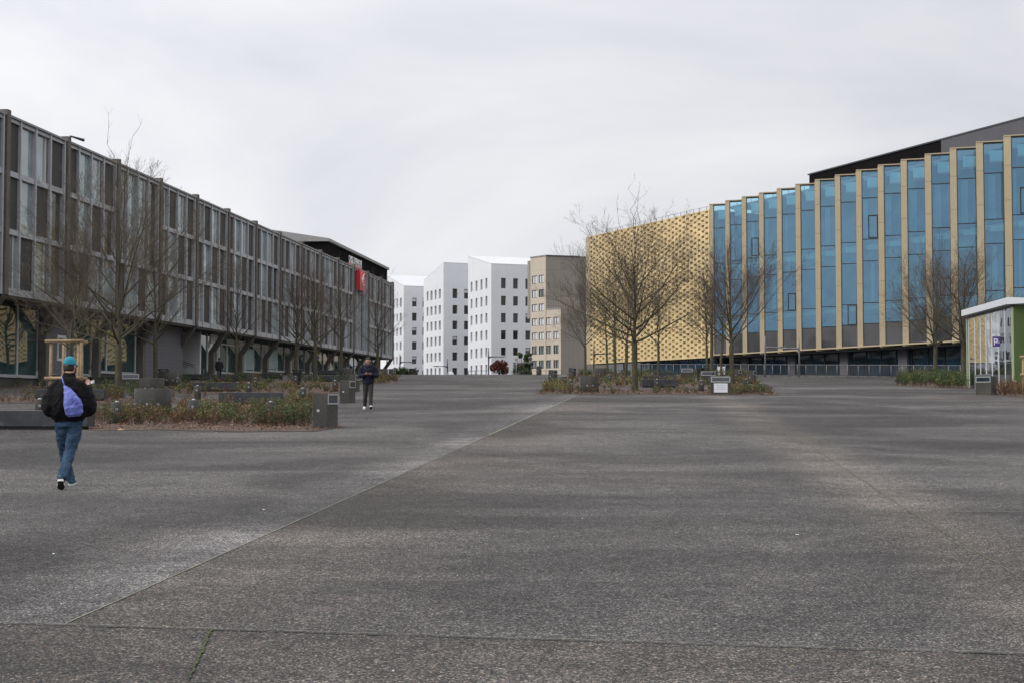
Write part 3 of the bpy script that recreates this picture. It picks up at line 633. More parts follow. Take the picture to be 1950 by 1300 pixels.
for i in range(NT):
    p0 = Vector(FRt.p(i*LR, 0, 0)[:2]); p1 = Vector(FRt.p((i+1)*LR, 0, 0)[:2])
    # the tooth runs nearly square to the viewer, until it is in line with the next fin
    # p0 + t*e  parallel to p1
    det = e_dir.x*p1.y - e_dir.y*p1.x
    t = (p1.x*p0.y - p1.y*p0.x)/det
    FT = FR(p0, e_dir); 
    if FT.n.y > 0: FT.n = -FT.n
    fw = 0.245*t
    mb = MB(); FT.box(mb, 0, fw, -0.35, 0.0, ZQ[-1], ZQ[0], M['tan'])
    q = Vector(FT.p(t, 0, 0)[:2])
    fin = mb.build('fin', rr_)
    mb = MB(); FT.box(mb, 0.0, t, -0.6, 0.04, ZQ[0]+0.003, ZQ[0]+0.09, M['tan']); FT.box(mb, 0.0, t, -0.6, 0.04, ZQ[-1]-0.14, ZQ[-1]-0.003, M['tan'])
    for zz in (ZQ[2]+1.2, ZQ[3]-2.1, ZQ[1]+0.2): FT.box(mb, 0.0, fw, 0.0, 0.004, zz, zz+0.02, M['dark_panel'])
    # return between this bay's end and the next fin
    if i < NT:
        w_ = (p1-q); wl = w_.length; FW = FR(q, w_)
        FW.box(mb, 0.02, wl-0.36, -0.03, 0.03, ZQ[-1]-0.1, ZQ[0]+0.0, M['tan'])
    mb.build('coping', rr_)
    # glass
    gb = MB(); fm = MB(); u0, u1 = fw, t
    for k in range(5):
        j = [rb.uniform(-0.014, 0.014) for _ in range(4)]; za, zb = ZQ[k+1]+0.02, ZQ[k]-0.02
        gb.poly([FT.p(u0, -0.13+j[0], za), FT.p(u1, -0.13+j[1], za), FT.p(u1, -0.13+j[2], zb), FT.p(u0, -0.13+j[3], zb)], M['solar'])
    FT.box(gb, u0, u1, -0.20, -0.12, ZQ[6]+0.01, ZQ[5]-0.03, M['spandrel'])
    bay = gb.build('window', rr_)
    for k in range(1, 6): FT.box(fm, u0, u1, -0.16, -0.085, ZQ[k]-0.035, ZQ[k]+0.035, M['mull_dark'])
    FT.box(fm, u0, u1, -0.16, -0.06, ZQ[0]-0.14, ZQ[0]-0.0, M['mull_dark'])
    FT.box(fm, u0+0.003, u0+0.07, -0.17, -0.05, ZQ[6], ZQ[0]-0.145, M['mull_dark']); FT.box(fm, u1-0.05, u1, -0.17, -0.05, ZQ[6], ZQ[0]-0.145, M['mull_dark'])
    if i in openw:
        k, a, b = openw[i]; za = ZQ[k]+(ZQ[k+1]-ZQ[k])*a; zb = ZQ[k]+(ZQ[k+1]-ZQ[k])*b; um = u0+(u1-u0)*0.38; th = 0.09
        FT.box(fm, um, u1-0.06, -0.13, -0.03, za-th, za, M['mull_dark']); FT.box(fm, um, u1-0.06, -0.13, -0.03, zb, zb+th, M['mull_dark'])
        FT.box(fm, um, um+th, -0.13, -0.03, zb+th, za-th, M['mull_dark']); FT.box(fm, u1-0.06-th, u1-0.06, -0.13, -0.03, zb+th, za-th, M['mull_dark'])
    fm.build('frame', bay)
    # behind the glass: white bulkheads under each floor, curtains in some bays
    ib = MB(); wd = u1-u0
    FT.box(ib, u0+wd*0.34, u1-0.05, -1.3, -0.45, ZQ[0]-1.55, ZQ[0]-0.65, M['bulkhead'])
    FT.box(ib, u0+wd*0.30, u1-0.05, -1.3, -0.45, ZQ[2]-0.95, ZQ[2]-0.50, M['bulkhead'])
    FT.box(ib, u0+wd*0.10, u1+0.05, -2.1, -1.95, ZQ[0]-0.7, ZQ[0]-0.35, M['room']); FT.box(ib, u0, u1, -2.3, -2.2, ZQ[3]+0.1, ZQ[2]-0.9, M['curtain'])
    if rb.random() < 0.7:
        s0 = rb.uniform(0.05, 0.35); FT.box(ib, u0+wd*s0, u0+wd*(s0+rb.uniform(0.15, 0.4)), -0.75, -0.68, ZQ[2]+0.05, ZQ[1]-0.1, M['curtain'])
    if rb.random() < 0.5:
        s0 = rb.uniform(0.3, 0.6); FT.box(ib, u0+wd*s0, u0+wd*(s0+rb.uniform(0.1, 0.3)), -0.85, -0.78, ZQ[4]+0.05, ZQ[3]-0.1, M['curtain'])
    ib.build('interior', bay)
# recessed ground floor of that building
mb = MB(); FRt.box(mb, -0.1, NT*LR, -2.2, -2.0, 1.4, ZG0-0.13, M['base_glass']); FRt.box(mb, uGL+3.0, -0.13, -0.95, -0.75, 1.4, ZG0-0.13, glass_opaque('blue_base_glass', (0.02, 0.062, 0.11), 0.04, 0.12, 0.3, spec=0.9, var=0.8)); gf = mb.build('ground_floor_glass', rr_)
mb = MB()
k = 0; u = uGL+3.0
while u < NT*LR-0.2:
    nn = -0.75 if u < -0.1 else -2.0
    FRt.box(mb, u-0.04, u+0.04, nn, nn+0.07, 1.4, ZG0-0.13, M['mull_dark']); u += 2.1; k += 1
    if k % 4 == 2 and u > 2: FRt.box(mb, u-1.6, u-0.4, -2.0, -1.75, 1.4, ZG0-0.13, M['wall_grey'])
FRt.box(mb, -0.1, NT*LR, -2.0, -1.96, 4.0, 4.12, M['mull_dark'])
mb.build('frame', gf)
mb = MB(); FRt.box(mb, uGL+0.2, NT*LR, -24, -0.4, ZG0-0.12, ZG0+0.0, M['mull_dark']); mb.build('soffit', rr_)
# gold perforated screen: staggered bricks, some openings pierced through
mb = MB(); ncol = int(round(-uGL/0.80)); cwid = (-uGL-0.05)/ncol; rows = 27; rh = (ZG1-ZG0-0.25)/rows
clusters = [(1, 4, 15.5, 20.0), (6, 8, 15.0, 19.7), (1, 2, 12.6, 13.8), (5, 7, 9.0, 14.6), (14, 15, 13.4, 19.0), (17, 19, 15.0, 19.3), (20, 21, 16.2, 19.6), (14, 16, 8.0, 13.0), (18, 19, 9.5, 13.0), (21, 21, 8.4, 9.2), (6, 7, 8.2, 9.4), (15, 15, 8.6, 9.5)]
rg = random.Random(2)
for c in range(ncol):
    ua, ub = uGL+0.0+c*cwid, uGL+(c+1)*cwid; cc = ncol-1-c
    off = (c % 2)*rh/2
    for r in range(rows+1):
        z0 = ZG0+0.13+r*rh-off; z1 = z0+rh*0.58; z2 = z0+rh
        a0, a1 = max(z0, ZG0+0.13), min(z1, ZG1-0.12)
        if r == 0: FRt.box(mb, ub-cwid*0.34, ub-0.003, -0.30, -0.006, ZG0+0.13, ZG1-0.12, M['gold'])
        if a1 > a0+0.02: FRt.box(mb, ua+0.004, ub-0.004, -0.30, 0.0+rg.uniform(-0.006, 0.006), a0+0.003, a1-0.003, M['gold'])
        zc_ = (z1+z2)/2; pierced = any(c0 <= cc <= c1 and zz0 < zc_ < zz1 for c0, c1, zz0, zz1 in clusters) and rg.random() < 0.86
        a0, a1 = max(z1, ZG0+0.13), min(z2, ZG1-0.12)
        if a1 > a0+0.02:
            if pierced: FRt.quad(mb, ua, ub, -1.2, a0, a1, M['roof_black'])
            else: FRt.quad(mb, ua, ub, -0.295, a0, a1, M['gold'])
FRt.box(mb, uGL, -0.18, -0.5, 0.02, ZG0-0.03, ZG0+0.125, M['gold']); FRt.box(mb, uGL, -0.18, -0.5, 0.02, ZG1-0.115, ZG1, M['gold'])
FRt.box(mb, uGL-1.15, uGL-0.003, -6, 0.02, ZG0-0.03, ZG1, M['tan'])
FRt.box(mb, -0.17, -0.004, -0.5, 0.05, ZG0, ZG1+0.0, M['gold'])
mb.build('perforated_screen', rr_)
# cable rail on the roof edge
mb = MB(); u = uGL+2.5
while u < 10*LR:
    zt_ = ZG1 if u < 0 else ZQ[0]; a = FRt.p(u, -1.0 if u < 0 else -3.2, zt_-0.1); mb.tube([a, (a[0], a[1], zt_+0.62)], 0.03, M['steel_dark'], 4); u += 1.35
mb.tube([FRt.p(uGL+2.5, -1.0, ZG1+0.60), FRt.p(0, -1.0, ZG1+0.60)], 0.014, M['steel_dark'], 4); mb.tube([FRt.p(0, -3.2, ZQ[0]+0.60), FRt.p(10*LR, -3.2, ZQ[0]+0.60)], 0.014, M['steel_dark'], 4)
mb.build('roof_rail', rr_)
# black and grey rooftop storey
FRb = FR(FRt.p(0, -8, 0)[:2], (dR.x, dR.y)); FRb.n = FRt.n
ub0, zb0 = FRb.hit(1541, 334); ub1, zb1 = FRb.hit(1793, 268); ub2, zb2 = FRb.hit(1950, 226)
zc0 = zb0; s_ = (zb2-zb0)/(ub2-ub0)
mb = MB(); U3 = ub2+10
def rbx(a, b, n0, n1, zb, m, dz=0.0):
    f = FRb.p; za_ = zc0+s_*(a-ub0)+dz; zb__ = zc0+s_*(b-ub0)+dz
    mb.hexa([f(a,n0,zb), f(b,n0,zb), f(b,n1,zb), f(a,n1,zb), f(a,n0,za_), f(b,n0,zb__), f(b,n1,zb__), f(a,n1,za_)], m)
rbx(ub0, ub1-0.003, -14, 0, ZQ[0]-0.2, M['roof_black']); rbx(ub1, U3, -14, 0.06, ZQ[0]-0.2, M['roof_grey'])
mb.build('rooftop_storey', rr_)
mb = MB(); f = FRb.p
a, b = ub0-0.15, U3; za_ = zc0+s_*(a-ub0); zb__ = zc0+s_*(b-ub0)
mb.hexa([f(a,-14.1,za_+0.003), f(b,-14.1,zb__+0.003), f(b,0.12,zb__+0.003), f(a,0.12,za_+0.003), f(a,-14.1,za_+0.14), f(b,-14.1,zb__+0.14), f(b,0.12,zb__+0.14), f(a,0.12,za_+0.14)], M['steel_dark'])
mb.build('roof_edge', rr_)

# ================================================================== FAR BUILDINGS
def wall_open(mb, F, us, ztop, zbot, opens, mwall, depth=0.35, mglass=None):
    """wall along F with rectangular openings [(u0,u1,z0,z1)] and reveals; ztop(u)"""
    U = sorted(set([us[0], us[1]] + [o[0] for o in opens] + [o[1] for o in opens]))
    Z = sorted(set([zbot] + [o[2] for o in opens] + [o[3] for o in opens]))
    for a, b in zip(U[:-1], U[1:]):
        if b-a < 1e-4: continue
        for i, z in enumerate(Z):
            z2 = Z[i+1] if i+1 < len(Z) else None
            um = (a+b)/2
            if z2 is not None:
                zm = (z+z2)/2
                if any(o[0] < um < o[1] and o[2] < zm < o[3] for o in opens): continue
                mb.poly([F.p(a, 0, z), F.p(b, 0, z), F.p(b, 0, z2), F.p(a, 0, z2)], mwall)
            else: mb.poly([F.p(a, 0, z), F.p(b, 0, z), F.p(b, 0, ztop(b)), F.p(a, 0, ztop(a))], mwall)
    for (a, b, z, z2) in opens:
        mb.poly([F.p(a, 0, z), F.p(a, -depth, z), F.p(a, -depth, z2), F.p(a, 0, z2)], mwall); mb.poly([F.p(b, 0, z), F.p(b, -depth, z), F.p(b, -depth, z2), F.p(b, 0, z2)], mwall)
        mb.poly([F.p(a, 0, z2), F.p(a, -depth, z2), F.p(b, -depth, z2), F.p(b, 0, z2)], mwall); mb.poly([F.p(a, 0, z), F.p(a, -depth, z), F.p(b, -depth, z), F.p(b, 0, z)], mwall)
def make_window(F, o, root, depth, mg, mf=None, split=False, kind=0):
    mb = MB(); a, b, z, z2 = o
    F.quad(mb, a, b, -depth, z, z2, mg)
    if kind == 1: F.quad(mb, a+0.06, b-0.06, -depth+0.02, z+(z2-z)*0.62, z2-0.05, M['blind_or_sky'] if mf is None else M['curtain'])
    if kind == 2: F.quad(mb, a+0.05, b-0.05, -depth+0.02, z+0.05, z2-0.05, M['blind_or_sky'])  # white sheet over the pane paints the sky's reflection
    wnd = mb.build('window', root)
    if mf is not None:
        mb = MB(); t = 0.07
        F.box(mb, a, b, -depth, -depth+0.09, z, z+t, mf); F.box(mb, a, b, -depth, -depth+0.09, z2-t, z2, mf)
        F.box(mb, a, a+t, -depth, -depth+0.09, z+t, z2-t, mf); F.box(mb, b-t, b, -depth, -depth+0.09, z+t, z2-t, mf)
        if split: F.box(mb, a+(b-a)*0.45, a+(b-a)*0.45+t, -depth+0.003, -depth+0.085, z+t, z2-t, mf)
        mb.build('frame', wnd)
def white_block(cx, ctopy, D, vpl, ax, aty, shed, lcols, rcols, ltops, lbots, rtops, rbots, label, rlen=20.0, ref=None):
    """corner column at pixel cx; left face runs away towards vanishing point vpl"""
    C = P(cx, ctopy, D); v = ray(vpl, 768); dleft = Vector((v.x, 1.0)).normalized(); dright = Vector((dleft.y, -dleft.x))
    FLf = FR((C.x, C.y), dleft); 
    if FLf.n.x > 0: FLf.n = -FLf.n
    FRf = FR((C.x, C.y), dright)
    if FRf.n.y > 0: FRf.n = -FRf.n
    ul, zl = FLf.hit(ax, aty)
    zc = C.z; root = empty('white_block', (C.x, C.y, 0), label, 'building', 'white office blocks in a row')
    lo = []
    for (x0, x1) in lcols:
        u0 = FLf.hit(x1)[0]; u1 = FLf.hit(x0)[0]
        for k in range(len(ltops)):
            zt_ = FLf.hit(ref, ltops[k])[1]; zb = FLf.hit(ref, lbots[k])[1]; lo.append((u0, u1, zb, zt_))
    ro = []
    for (x0, x1) in rcols:
        u0 = FRf.hit(x0)[0]; u1 = FRf.hit(x1)[0]
        for k in range(len(rtops)):
            zt_ = FRf.hit(rcols[0][0], rtops[k])[1]; zb = FRf.hit(rcols[0][0], rbots[k])[1]; ro.append((u0, u1, zb, zt_))
    zlo = 2.0
    mb = MB()
    ztl = lambda u: zc+(zl-zc)*(u/ul)
    wall_open(mb, FLf, (0, ul), ztl, zlo, lo, M['white_wall'], 0.45)
    wall_open(mb, FRf, (0, rlen), lambda u: zc, zlo, ro, M['white_wall'], 0.35)
    # back walls
    A = FLf.p(ul, 0, 0); B = (A[0]+dright.x*rlen, A[1]+dright.y*rlen); Cc = FRf.p(rlen, 0, 0)
    mb.poly([(A[0], A[1], zlo), (B[0], B[1], zlo), (B[0], B[1], zl), (A[0], A[1], zl)], M['white_wall'])
    mb.poly([(Cc[0], Cc[1], zlo), (B[0], B[1], zlo), (B[0], B[1], zl), (Cc[0], Cc[1], zc)], M['white_wall'])
    mb.build('wall', root)
    mb = MB(); t = 0.18
    mb.hexa([(C.x, C.y, zc+0.003), (Cc[0], Cc[1], zc+0.003), (B[0], B[1], zl+0.003), (A[0], A[1], zl+0.003), (C.x, C.y, zc+t), (Cc[0], Cc[1], zc+t), (B[0], B[1], zl+t), (A[0], A[1], zl+t)], M['white_roof'])
    mb.build('roof', root)
    rw = random.Random(int(cx))
    for o in lo: make_window(FLf, o, root, 0.45, M['win_dark'])
    for o in ro: make_window(FRf, o, root, 0.34, M['win_dark'], kind=1 if rw.random() < 0.3 else 0)
    return FLf, FRf
z7 = lambda v: 740+v/5.418
y7 = lambda v: 480+v/5.418
white_block(935.6, 503.5, 274, -35, 891.4, 489, 1, [(z7(a), z7(b)) for a, b in ((845,863),(895,915),(947,967),(998,1018))], [(z7(a), z7(b)) for a, b in ((1160,1210),(1285,1336),(1412,1463),(1540,1590))],
  [y7(v) for v in (272,456,632,808,983,1157)], [y7(v) for v in (380,556,733,908,1082,1257)], [y7(v) for v in (268,453,630,806,980,1158)], [y7(v) for v in (375,551,727,902,1062,1256)],
  'nearest and tallest white block, right of the other two, with a low white sloping roof', 22, ref=z7(1008))
white_block(844.8, 501.2, 299, -245, 806.8, 535, 0, [(z7(a), z7(b)) for a, b in ((390,408),(430,450),(473,492),(516,536))], [(z7(a), z7(b)) for a, b in ((658,708),(778,826))],
  [y7(v) for v in (383,550,710,870,1032,1190)], [y7(v) for v in (482,643,804,962,1124,1282)], [y7(v) for v in (378,548,708,868,1030,1190)], [y7(v) for v in (477,638,797,955,1115,1270)],
  'middle white block, its pointed corner the highest and its roof edge falling to the left', 17, ref=z7(526))
white_block(769.0, 545.3, 326, -245, 735, 525, 1, [(z7(a), z7(b)) for a, b in ((-28,-12),(8,22),(44,58),(78,91),(113,131))], [(z7(a), z7(b)) for a, b in ((240,287),(348,395))],
  [y7(v) for v in (476,632,778,926,1072,1216)], [y7(v) for v in (570,714,862,1008,1152,1300)], [y7(v) for v in (472,628,776,924,1070,1215)], [y7(v) for v in (562,710,857,1003,1150,1290)],
  'leftmost and lowest white block, half hidden behind the last brown pier', 16, ref=z7(122))
# beige block with a taupe flank
z8 = lambda v: 1000+v/3.823
y8 = lambda v: 380+v/3.823
K = P(1039.8, 488, 236); v = ray(-1080, 768); dl2 = Vector((v.x, 1)).normalized()
FK = FR((K.x, K.y), -dl2)     # u runs towards the viewer's right
if FK.n.y > 0: FK.n = -FK.n
ua, _ = FK.hit(1010.5); uw, zw = FK.hit(1068, 588); zt_ = K.z
bg_ = empty('beige_block', (K.x, K.y, 0), 'beige panelled office block with a stepped roofline and a windowless taupe flank', 'building')
cols = [(50, 88), (100, 138), (153, 190), (207, 245)]
tp = [558, 662, 765, 868, 970, 1067, 1172]; bt = [616, 718, 820, 922, 1025, 1128, 1230]
ops = []
for ci, (a, b) in enumerate(cols):
    for k in range(7):
        if ci > 1 and k < 3: continue
        ops.append((FK.hit(z8(a))[0], FK.hit(z8(b))[0], FK.hit(z8(50), y8(bt[k]))[1], FK.hit(z8(50), y8(tp[k]))[1]))
mb = MB()
lo_t = [o for o in ops if o[1] < 0.01]; lo_w = [o for o in ops if o[1] > 0.01]
wall_open(mb, FK, (ua, 0), lambda u: zt_, 2.0, lo_t, M['beige'], 0.2)
wall_open(mb, FK, (0, uw), lambda u: zw, 2.0, lo_w, M['beige'], 0.2)
v2 = ray(8600, 768); dd = Vector((v2.x, 1)).normalized()
FD = FR((K.x, K.y), dd); 
if FD.n.y > 0: FD.n = -FD.n
ud = FD.hit(1104)[0]; FD.box(mb, 0.0, ud, -9, -0.003, zw-1, zt_, M['taupe']); FD.box(mb, ud, ud+9, -12, -2, 3, zt_+0.4, M['taupe'])
W = FK.p(uw, 0, 0); FE = FR(W[:2], dd)
if FE.n.y > 0: FE.n = -FE.n
FE.box(mb, 0.0, 22, -9, 0.0, 2.0, zw-0.003, M['taupe'])
FK.box(mb, ua, -0.01, -9, -0.5, zt_-0.3, zt_, M['beige'])
mb.build('wall', bg_)
mb = MB(); FK.box(mb, ua-0.1, 0.06, -0.3, 0.08, zt_+0.003, zt_+0.22, M['fascia']); FD.box(mb, 0.06, ud+0.1, -0.3, 0.08, zt_+0.003, zt_+0.22, M['roof_grey']); FK.box(mb, 0.05, uw+0.06, -0.3, 0.06, zw+0.003, zw+0.2, M['fascia'])
mb.build('parapet', bg_)
rw = random.Random(4)
for o in ops: make_window(FK, o, bg_, 0.16, M['win_pale'], M['mull_dark'], True, kind=2 if (o[2] > 10.5 and rw.random() < 0.85) else 0)
# ================================================================== TREES (bare, winter)
def perp(d, rr):
    a = Vector((rr.gauss(0, 1), rr.gauss(0, 1), rr.gauss(0, 1))); a = a - d*a.dot(d); return a.normalized()
def fast_tube(V, F, pts, rads, n):
    b = len(V); m = len(pts)
    for i in range(m):
        t = pts[min(i+1, m-1)] - pts[max(i-1, 0)]
        if abs(t.z) > 0.95*t.length: a = t.cross(Vector((1, 0, 0)))
        else: a = t.cross(Vector((0, 0, 1)))
        a.normalize(); c = t.cross(a); c.normalize(); p = pts[i]; r = rads[i]
        for j in range(n):
            an = 6.28318*j/n; ca = math.cos(an)*r; sa = math.sin(an)*r
            V.append((p.x+a.x*ca+c.x*sa, p.y+a.y*ca+c.y*sa, p.z+a.z*ca+c.z*sa))
    for i in range(m-1):
        for j in range(n):
            jj = (j+1) % n; F.append((b+i*n+j, b+i*n+jj, b+(i+1)*n+jj, b+(i+1)*n+j))
def tree(base, H, R, rt, fork, seed, label, nl=8, dens=1.0, red=False, low=75, leader=True, name='bare_tree', tw=0.0032, group='bare trees on the plaza'):
    """H height, R crown radius, rt trunk radius, fork height of the first limbs"""
    rr = random.Random(seed); root = empty(name, base, label, 'tree', group)
    TV, TF, CV, CF = [], [], [], []
    top = Vector((rr.uniform(-.3, .3), rr.uniform(-.3, .3), H*0.86))
    def grow(p, d, L, r, lev, up):
        seg = (9, 6, 4, 2)[lev]; pts = [p.copy()]; rads = [r]; q = p.copy(); dd = d.copy()
        curv = perp(dd, rr)*rr.uniform(0.02, 0.12)
        for i in range(seg):
            dd = (dd + Vector((0, 0, up/seg)) + curv/seg*2 + Vector((rr.gauss(0, .035), rr.gauss(0, .035), rr.gauss(0, .03)))).normalized()
            q = q + dd*(L/seg); pts.append(q.copy()); rads.append(max(tw, r*(1-(i+1)/seg*0.90)))
        thick = lev == 0
        fast_tube(TV if thick else CV, TF if thick else CF, pts, rads, (6, 4, 3, 3)[lev])
        if lev < 3:
            n = max(2, int(L*dens*(3.3, 4.6, 5.0)[lev]*rr.uniform(0.85, 1.15)))
            for k in range(n):
                t = rr.uniform(0.14 if lev == 0 else 0.08, 1.0)**0.9; i = min(int(t*seg), seg-1); f = t*seg-i
                pp = pts[i].lerp(pts[i+1], f); dv = (pts[i+1]-pts[i]).normalized()
                ang = math.radians(rr.uniform(24, 55)); nd = dv*math.cos(ang) + perp(dv, rr)*math.sin(ang); nd.z += 0.12; nd.normalize()
                nL = min(L*(0.46, 0.50, 0.55)[lev]*(1.2-0.72*t)*rr.uniform(0.55, 1.35), (9, 1.6, 0.75)[lev]); nr = max(tw, rads[i]*rr.uniform(0.24, 0.38))
                grow(pp, nd, nL, nr, lev+1, up*0.6+0.05)
    n = 12; pts, rads = [], []
    for i in range(n+1):
        t = i/n; pts.append(Vector((top.x*t**1.5+rr.gauss(0, .04)*t, top.y*t**1.5+rr.gauss(0, .04)*t, top.z*t - (0.15 if i == 0 else 0))))
        z = pts[-1].z
        if z < fork: rads.append(rt*(1.18-0.18*min(1, z/0.5)) if z < 0.5 else rt*(1-0.12*z/fork))
        else: rads.append(max(0.008, rt*0.66*(1-(z-fork)/(top.z-fork))**1.15))
    P2, R2 = [], []
    for i in range(n):
        P2.append(pts[i]); R2.append(rads[i])
        if pts[i].z < fork <= pts[i+1].z:
            f = (fork-pts[i].z)/(pts[i+1].z-pts[i].z); P2.append(pts[i].lerp(pts[i+1], f)); R2.append(rt*0.95)
    P2.append(pts[-1]); R2.append(rads[-1]); fast_tube(TV, TF, P2, R2, 10)
    def along(z):
        for i in range(n):
            if pts[i].z <= z <= pts[i+1].z: return pts[i].lerp(pts[i+1], (z-pts[i].z)/(pts[i+1].z-pts[i].z)), rads[i]
        return pts[-1].copy(), rads[-1]
    a0 = rr.uniform(0, 6.28); tot = int(nl*2.1)
    for k in range(tot):
        f = k/(tot-1); z = fork + (H-fork)*(0.52*f**1.35) + rr.uniform(-0.05, 0.15)
        p, rp_ = along(z); az = a0 + k*2.4 + rr.uniform(-.4, .4)
        # first limbs lean out low and sweep up, later ones stand steeper
        el = math.radians((90-low)+rr.uniform(2, 26)+34*f); reach = R*(1.04-0.42*f)*rr.uniform(0.78, 1.06)
        d = Vector((math.cos(az)*math.cos(el), math.sin(az)*math.cos(el), math.sin(el)))
        L = min(reach/max(0.34, math.cos(el)), (H-z)/max(0.25, math.sin(el)+0.20)*rr.uniform(0.62, 1.02))
        r = max(0.012, min(rt*rr.uniform(0.27, 0.42), rp_*0.8 if f > 0.1 else 9)*(1-0.45*f))
        grow(p, d, L, r, 0, rr.uniform(0.15, 0.60))
    for k in range(4):      # a few long whips over the crown
        z = H*rr.uniform(0.62, 0.84); p, rp_ = along(z); az = rr.uniform(0, 6.28); el = math.radians(rr.uniform(55, 84)); dd = Vector((math.cos(az)*math.cos(el), math.sin(az)*math.cos(el), math.sin(el)))
        q = [p+dd*(H*0.34*i/6)+perp(dd, rr)*0.05*i for i in range(7)]; fast_tube(CV, CF, q, [0.016-0.002*i for i in range(7)], 4)
        for i in range(2, 7):
            for _ in range(2): grow(q[i], (dd+perp(dd, rr)*0.7).normalized(), H*rr.uniform(0.02, 0.06), 0.005, 3, 0.1)
    for k in range(int(10*dens)):
        z = fork+(H*0.86-fork)*rr.uniform(0.45, 1.0); p, rp_ = along(z); az = rr.uniform(0, 6.28); el = math.radians(rr.uniform(38, 82))
        grow(p, Vector((math.cos(az)*math.cos(el), math.sin(az)*math.cos(el), math.sin(el))), min(rr.uniform(0.10, 0.26)*H, (H-z)*1.05+0.2), 0.012, 1 if k % 2 else 2, 0.25)
    for nm, VV, FF, mm in (('trunk', TV, TF, M['bark']), ('branches', CV, CF, M['twig_red'] if red else M['twig'])):
        me = bpy.data.meshes.new(nm); me.from_pydata(VV, [], FF); me.materials.append(mm); me.polygons.foreach_set('use_smooth', [True]*len(FF)); me.update()
        o = bpy.data.objects.new(nm, me); COL.objects.link(o); o.parent = root
    return root
def tr(x, d, top_y, R, rt, fork, seed, label, **k):
    b = onray(x, d); H = zat(top_y, d)-b.z; b.z -= 0.02
    return tree(b, H, R, rt, fork, seed, label, **k)
tr(226, 60, 292, 5.4, 0.155, 2.15, 1, 'large bare tree with a mossy trunk behind the drum at left, topping the grey roof', nl=11, dens=1.0, low=82)
tr(130, 52, 425, 2.5, 0.072, 2.0, 2, 'young thin tree tied inside a round timber stake frame behind the man in the cap', nl=9, dens=0.95, low=80, name='staked_tree', group=None)
tr(152, 80, 420, 3.3, 0.13, 2.3, 3, 'bare tree standing between the staked young tree and the large mossy tree', nl=9)
tr(296, 84, 400, 3.3, 0.135, 2.5, 4, 'bare tree just right of the large mossy tree, in front of the grey wall panel', nl=9)
tr(449, 104, 488, 2.7, 0.125, 2.6, 5, 'bare tree alone before the glazed entrance, behind a long granite slab bench', nl=8, red=True)
tr(563, 110, 492, 3.1, 0.16, 2.5, 6, 'bare tree behind the black litter bin at left', nl=9, red=True)
tr(600, 106, 478, 3.1, 0.175, 2.3, 7, 'thick-trunked bare tree right of the litter bin, left of centre', nl=9, red=True)
tr(650, 120, 505, 3.0, 0.15, 3.0, 8, 'bare tree with a greenish trunk below the red box sign', nl=9, red=True)
tr(719, 130, 530, 2.9, 0.15, 2.3, 9, 'last bare tree of the left row, behind the head of the man with the phone', nl=9, red=True)
tr(55, 88, 400, 3.4, 0.12, 2.4, 31, 'bare tree at the far left edge in front of the first shop window', nl=8)
tr(1209, 73, 392, 5.1, 0.165, 2.35, 12, 'largest bare tree of the right island, spreading before the gold screen', nl=13, dens=0.98, low=84)
tr(1171.5, 100, 505, 2.9, 0.115, 2.9, 13, 'slim bare tree just left of the largest tree on the right island', nl=8)
tr(1157, 112, 560, 2.3, 0.10, 2.6, 14, 'thin bare tree second to the left of the largest tree on the right island', nl=7)
tr(1192, 118, 540, 2.7, 0.14, 2.6, 15, 'bare tree close behind the trunk of the largest tree on the right island', nl=7)
tr(1115, 128, 520, 3.3, 0.12, 2.5, 16, 'bare tree in front of the taupe flank of the beige block', nl=9, red=True)
tr(1254, 118, 535, 2.9, 0.115, 2.7, 17, 'bare tree in front of the middle of the gold screen, right of the largest tree', nl=8)
tr(1347, 108, 500, 2.8, 0.11, 2.5, 18, 'left one of a close pair of bare trees at the gold screen right end', nl=9, red=True)
tr(1355.5, 100, 530, 2.4, 0.125, 3.2, 19, 'right one of a close pair of bare trees at the gold screen right end', nl=7, red=True)
tr(1373, 88, 560, 1.9, 0.085, 2.6, 20, 'slender bare tree right behind the pillar with the white notice', nl=7, red=True)
tr(1394.5, 72, 436, 3.8, 0.125, 2.3, 21, 'dark bare tree beside the white notice, in front of the first glass bays', nl=10, dens=0.95, red=True)
tr(1781, 100, 452, 4.6, 0.15, 2.3, 22, 'left one of two bare trees beside the kiosk, in the green shrubs', nl=10)
tr(1835, 90, 462, 4.2, 0.165, 2.6, 23, 'right one of two bare trees, nearest to the kiosk', nl=10)

# timber stake frame round the young tree
b = onray(130, 52); st = empty('stake_frame', b, 'round timber stake frame holding the thin young tree at left', 'stake frame')
for (dx, dy) in ((-.52, -.45), (.50, -.45), (.34, .48), (-.34, .48)):
    mb = MB(); mb.tube([(b.x+dx, b.y+dy, b.z-0.1), (b.x+dx*0.97, b.y+dy*.97, b.z+2.32)], [0.062, 0.055], M['timber'], 10); mb.build('stake', st)
for zz in (2.28, 0.95):
    for (a, c) in (((-.70, -.53), (.70, -.52)), ((-.52, .55), (.52, .55))):
        mb = MB(); mb.tube([(b.x+a[0], b.y+a[1], b.z+zz), (b.x+c[0], b.y+c[1], b.z+zz+0.02)], 0.058, M['timber'], 10); mb.build('rail', st)
b2 = onray(1948.5, 66); st2 = empty('stake_frame', b2, 'timber stake post and cross rail at the right edge beside the kiosk', 'stake frame')
mb = MB(); mb.tube([(b2.x, b2.y, b2.z-0.1), (b2.x+0.02, b2.y, b2.z+1.78)], [0.06, 0.055], M['timber'], 10); mb.build('stake', st2)
mb = MB(); mb.tube([(b2.x+1.1, b2.y+0.1, b2.z-0.1), (b2.x+1.1, b2.y+0.1, b2.z+1.78)], [0.06, 0.055], M['timber'], 10); mb.build('stake', st2)
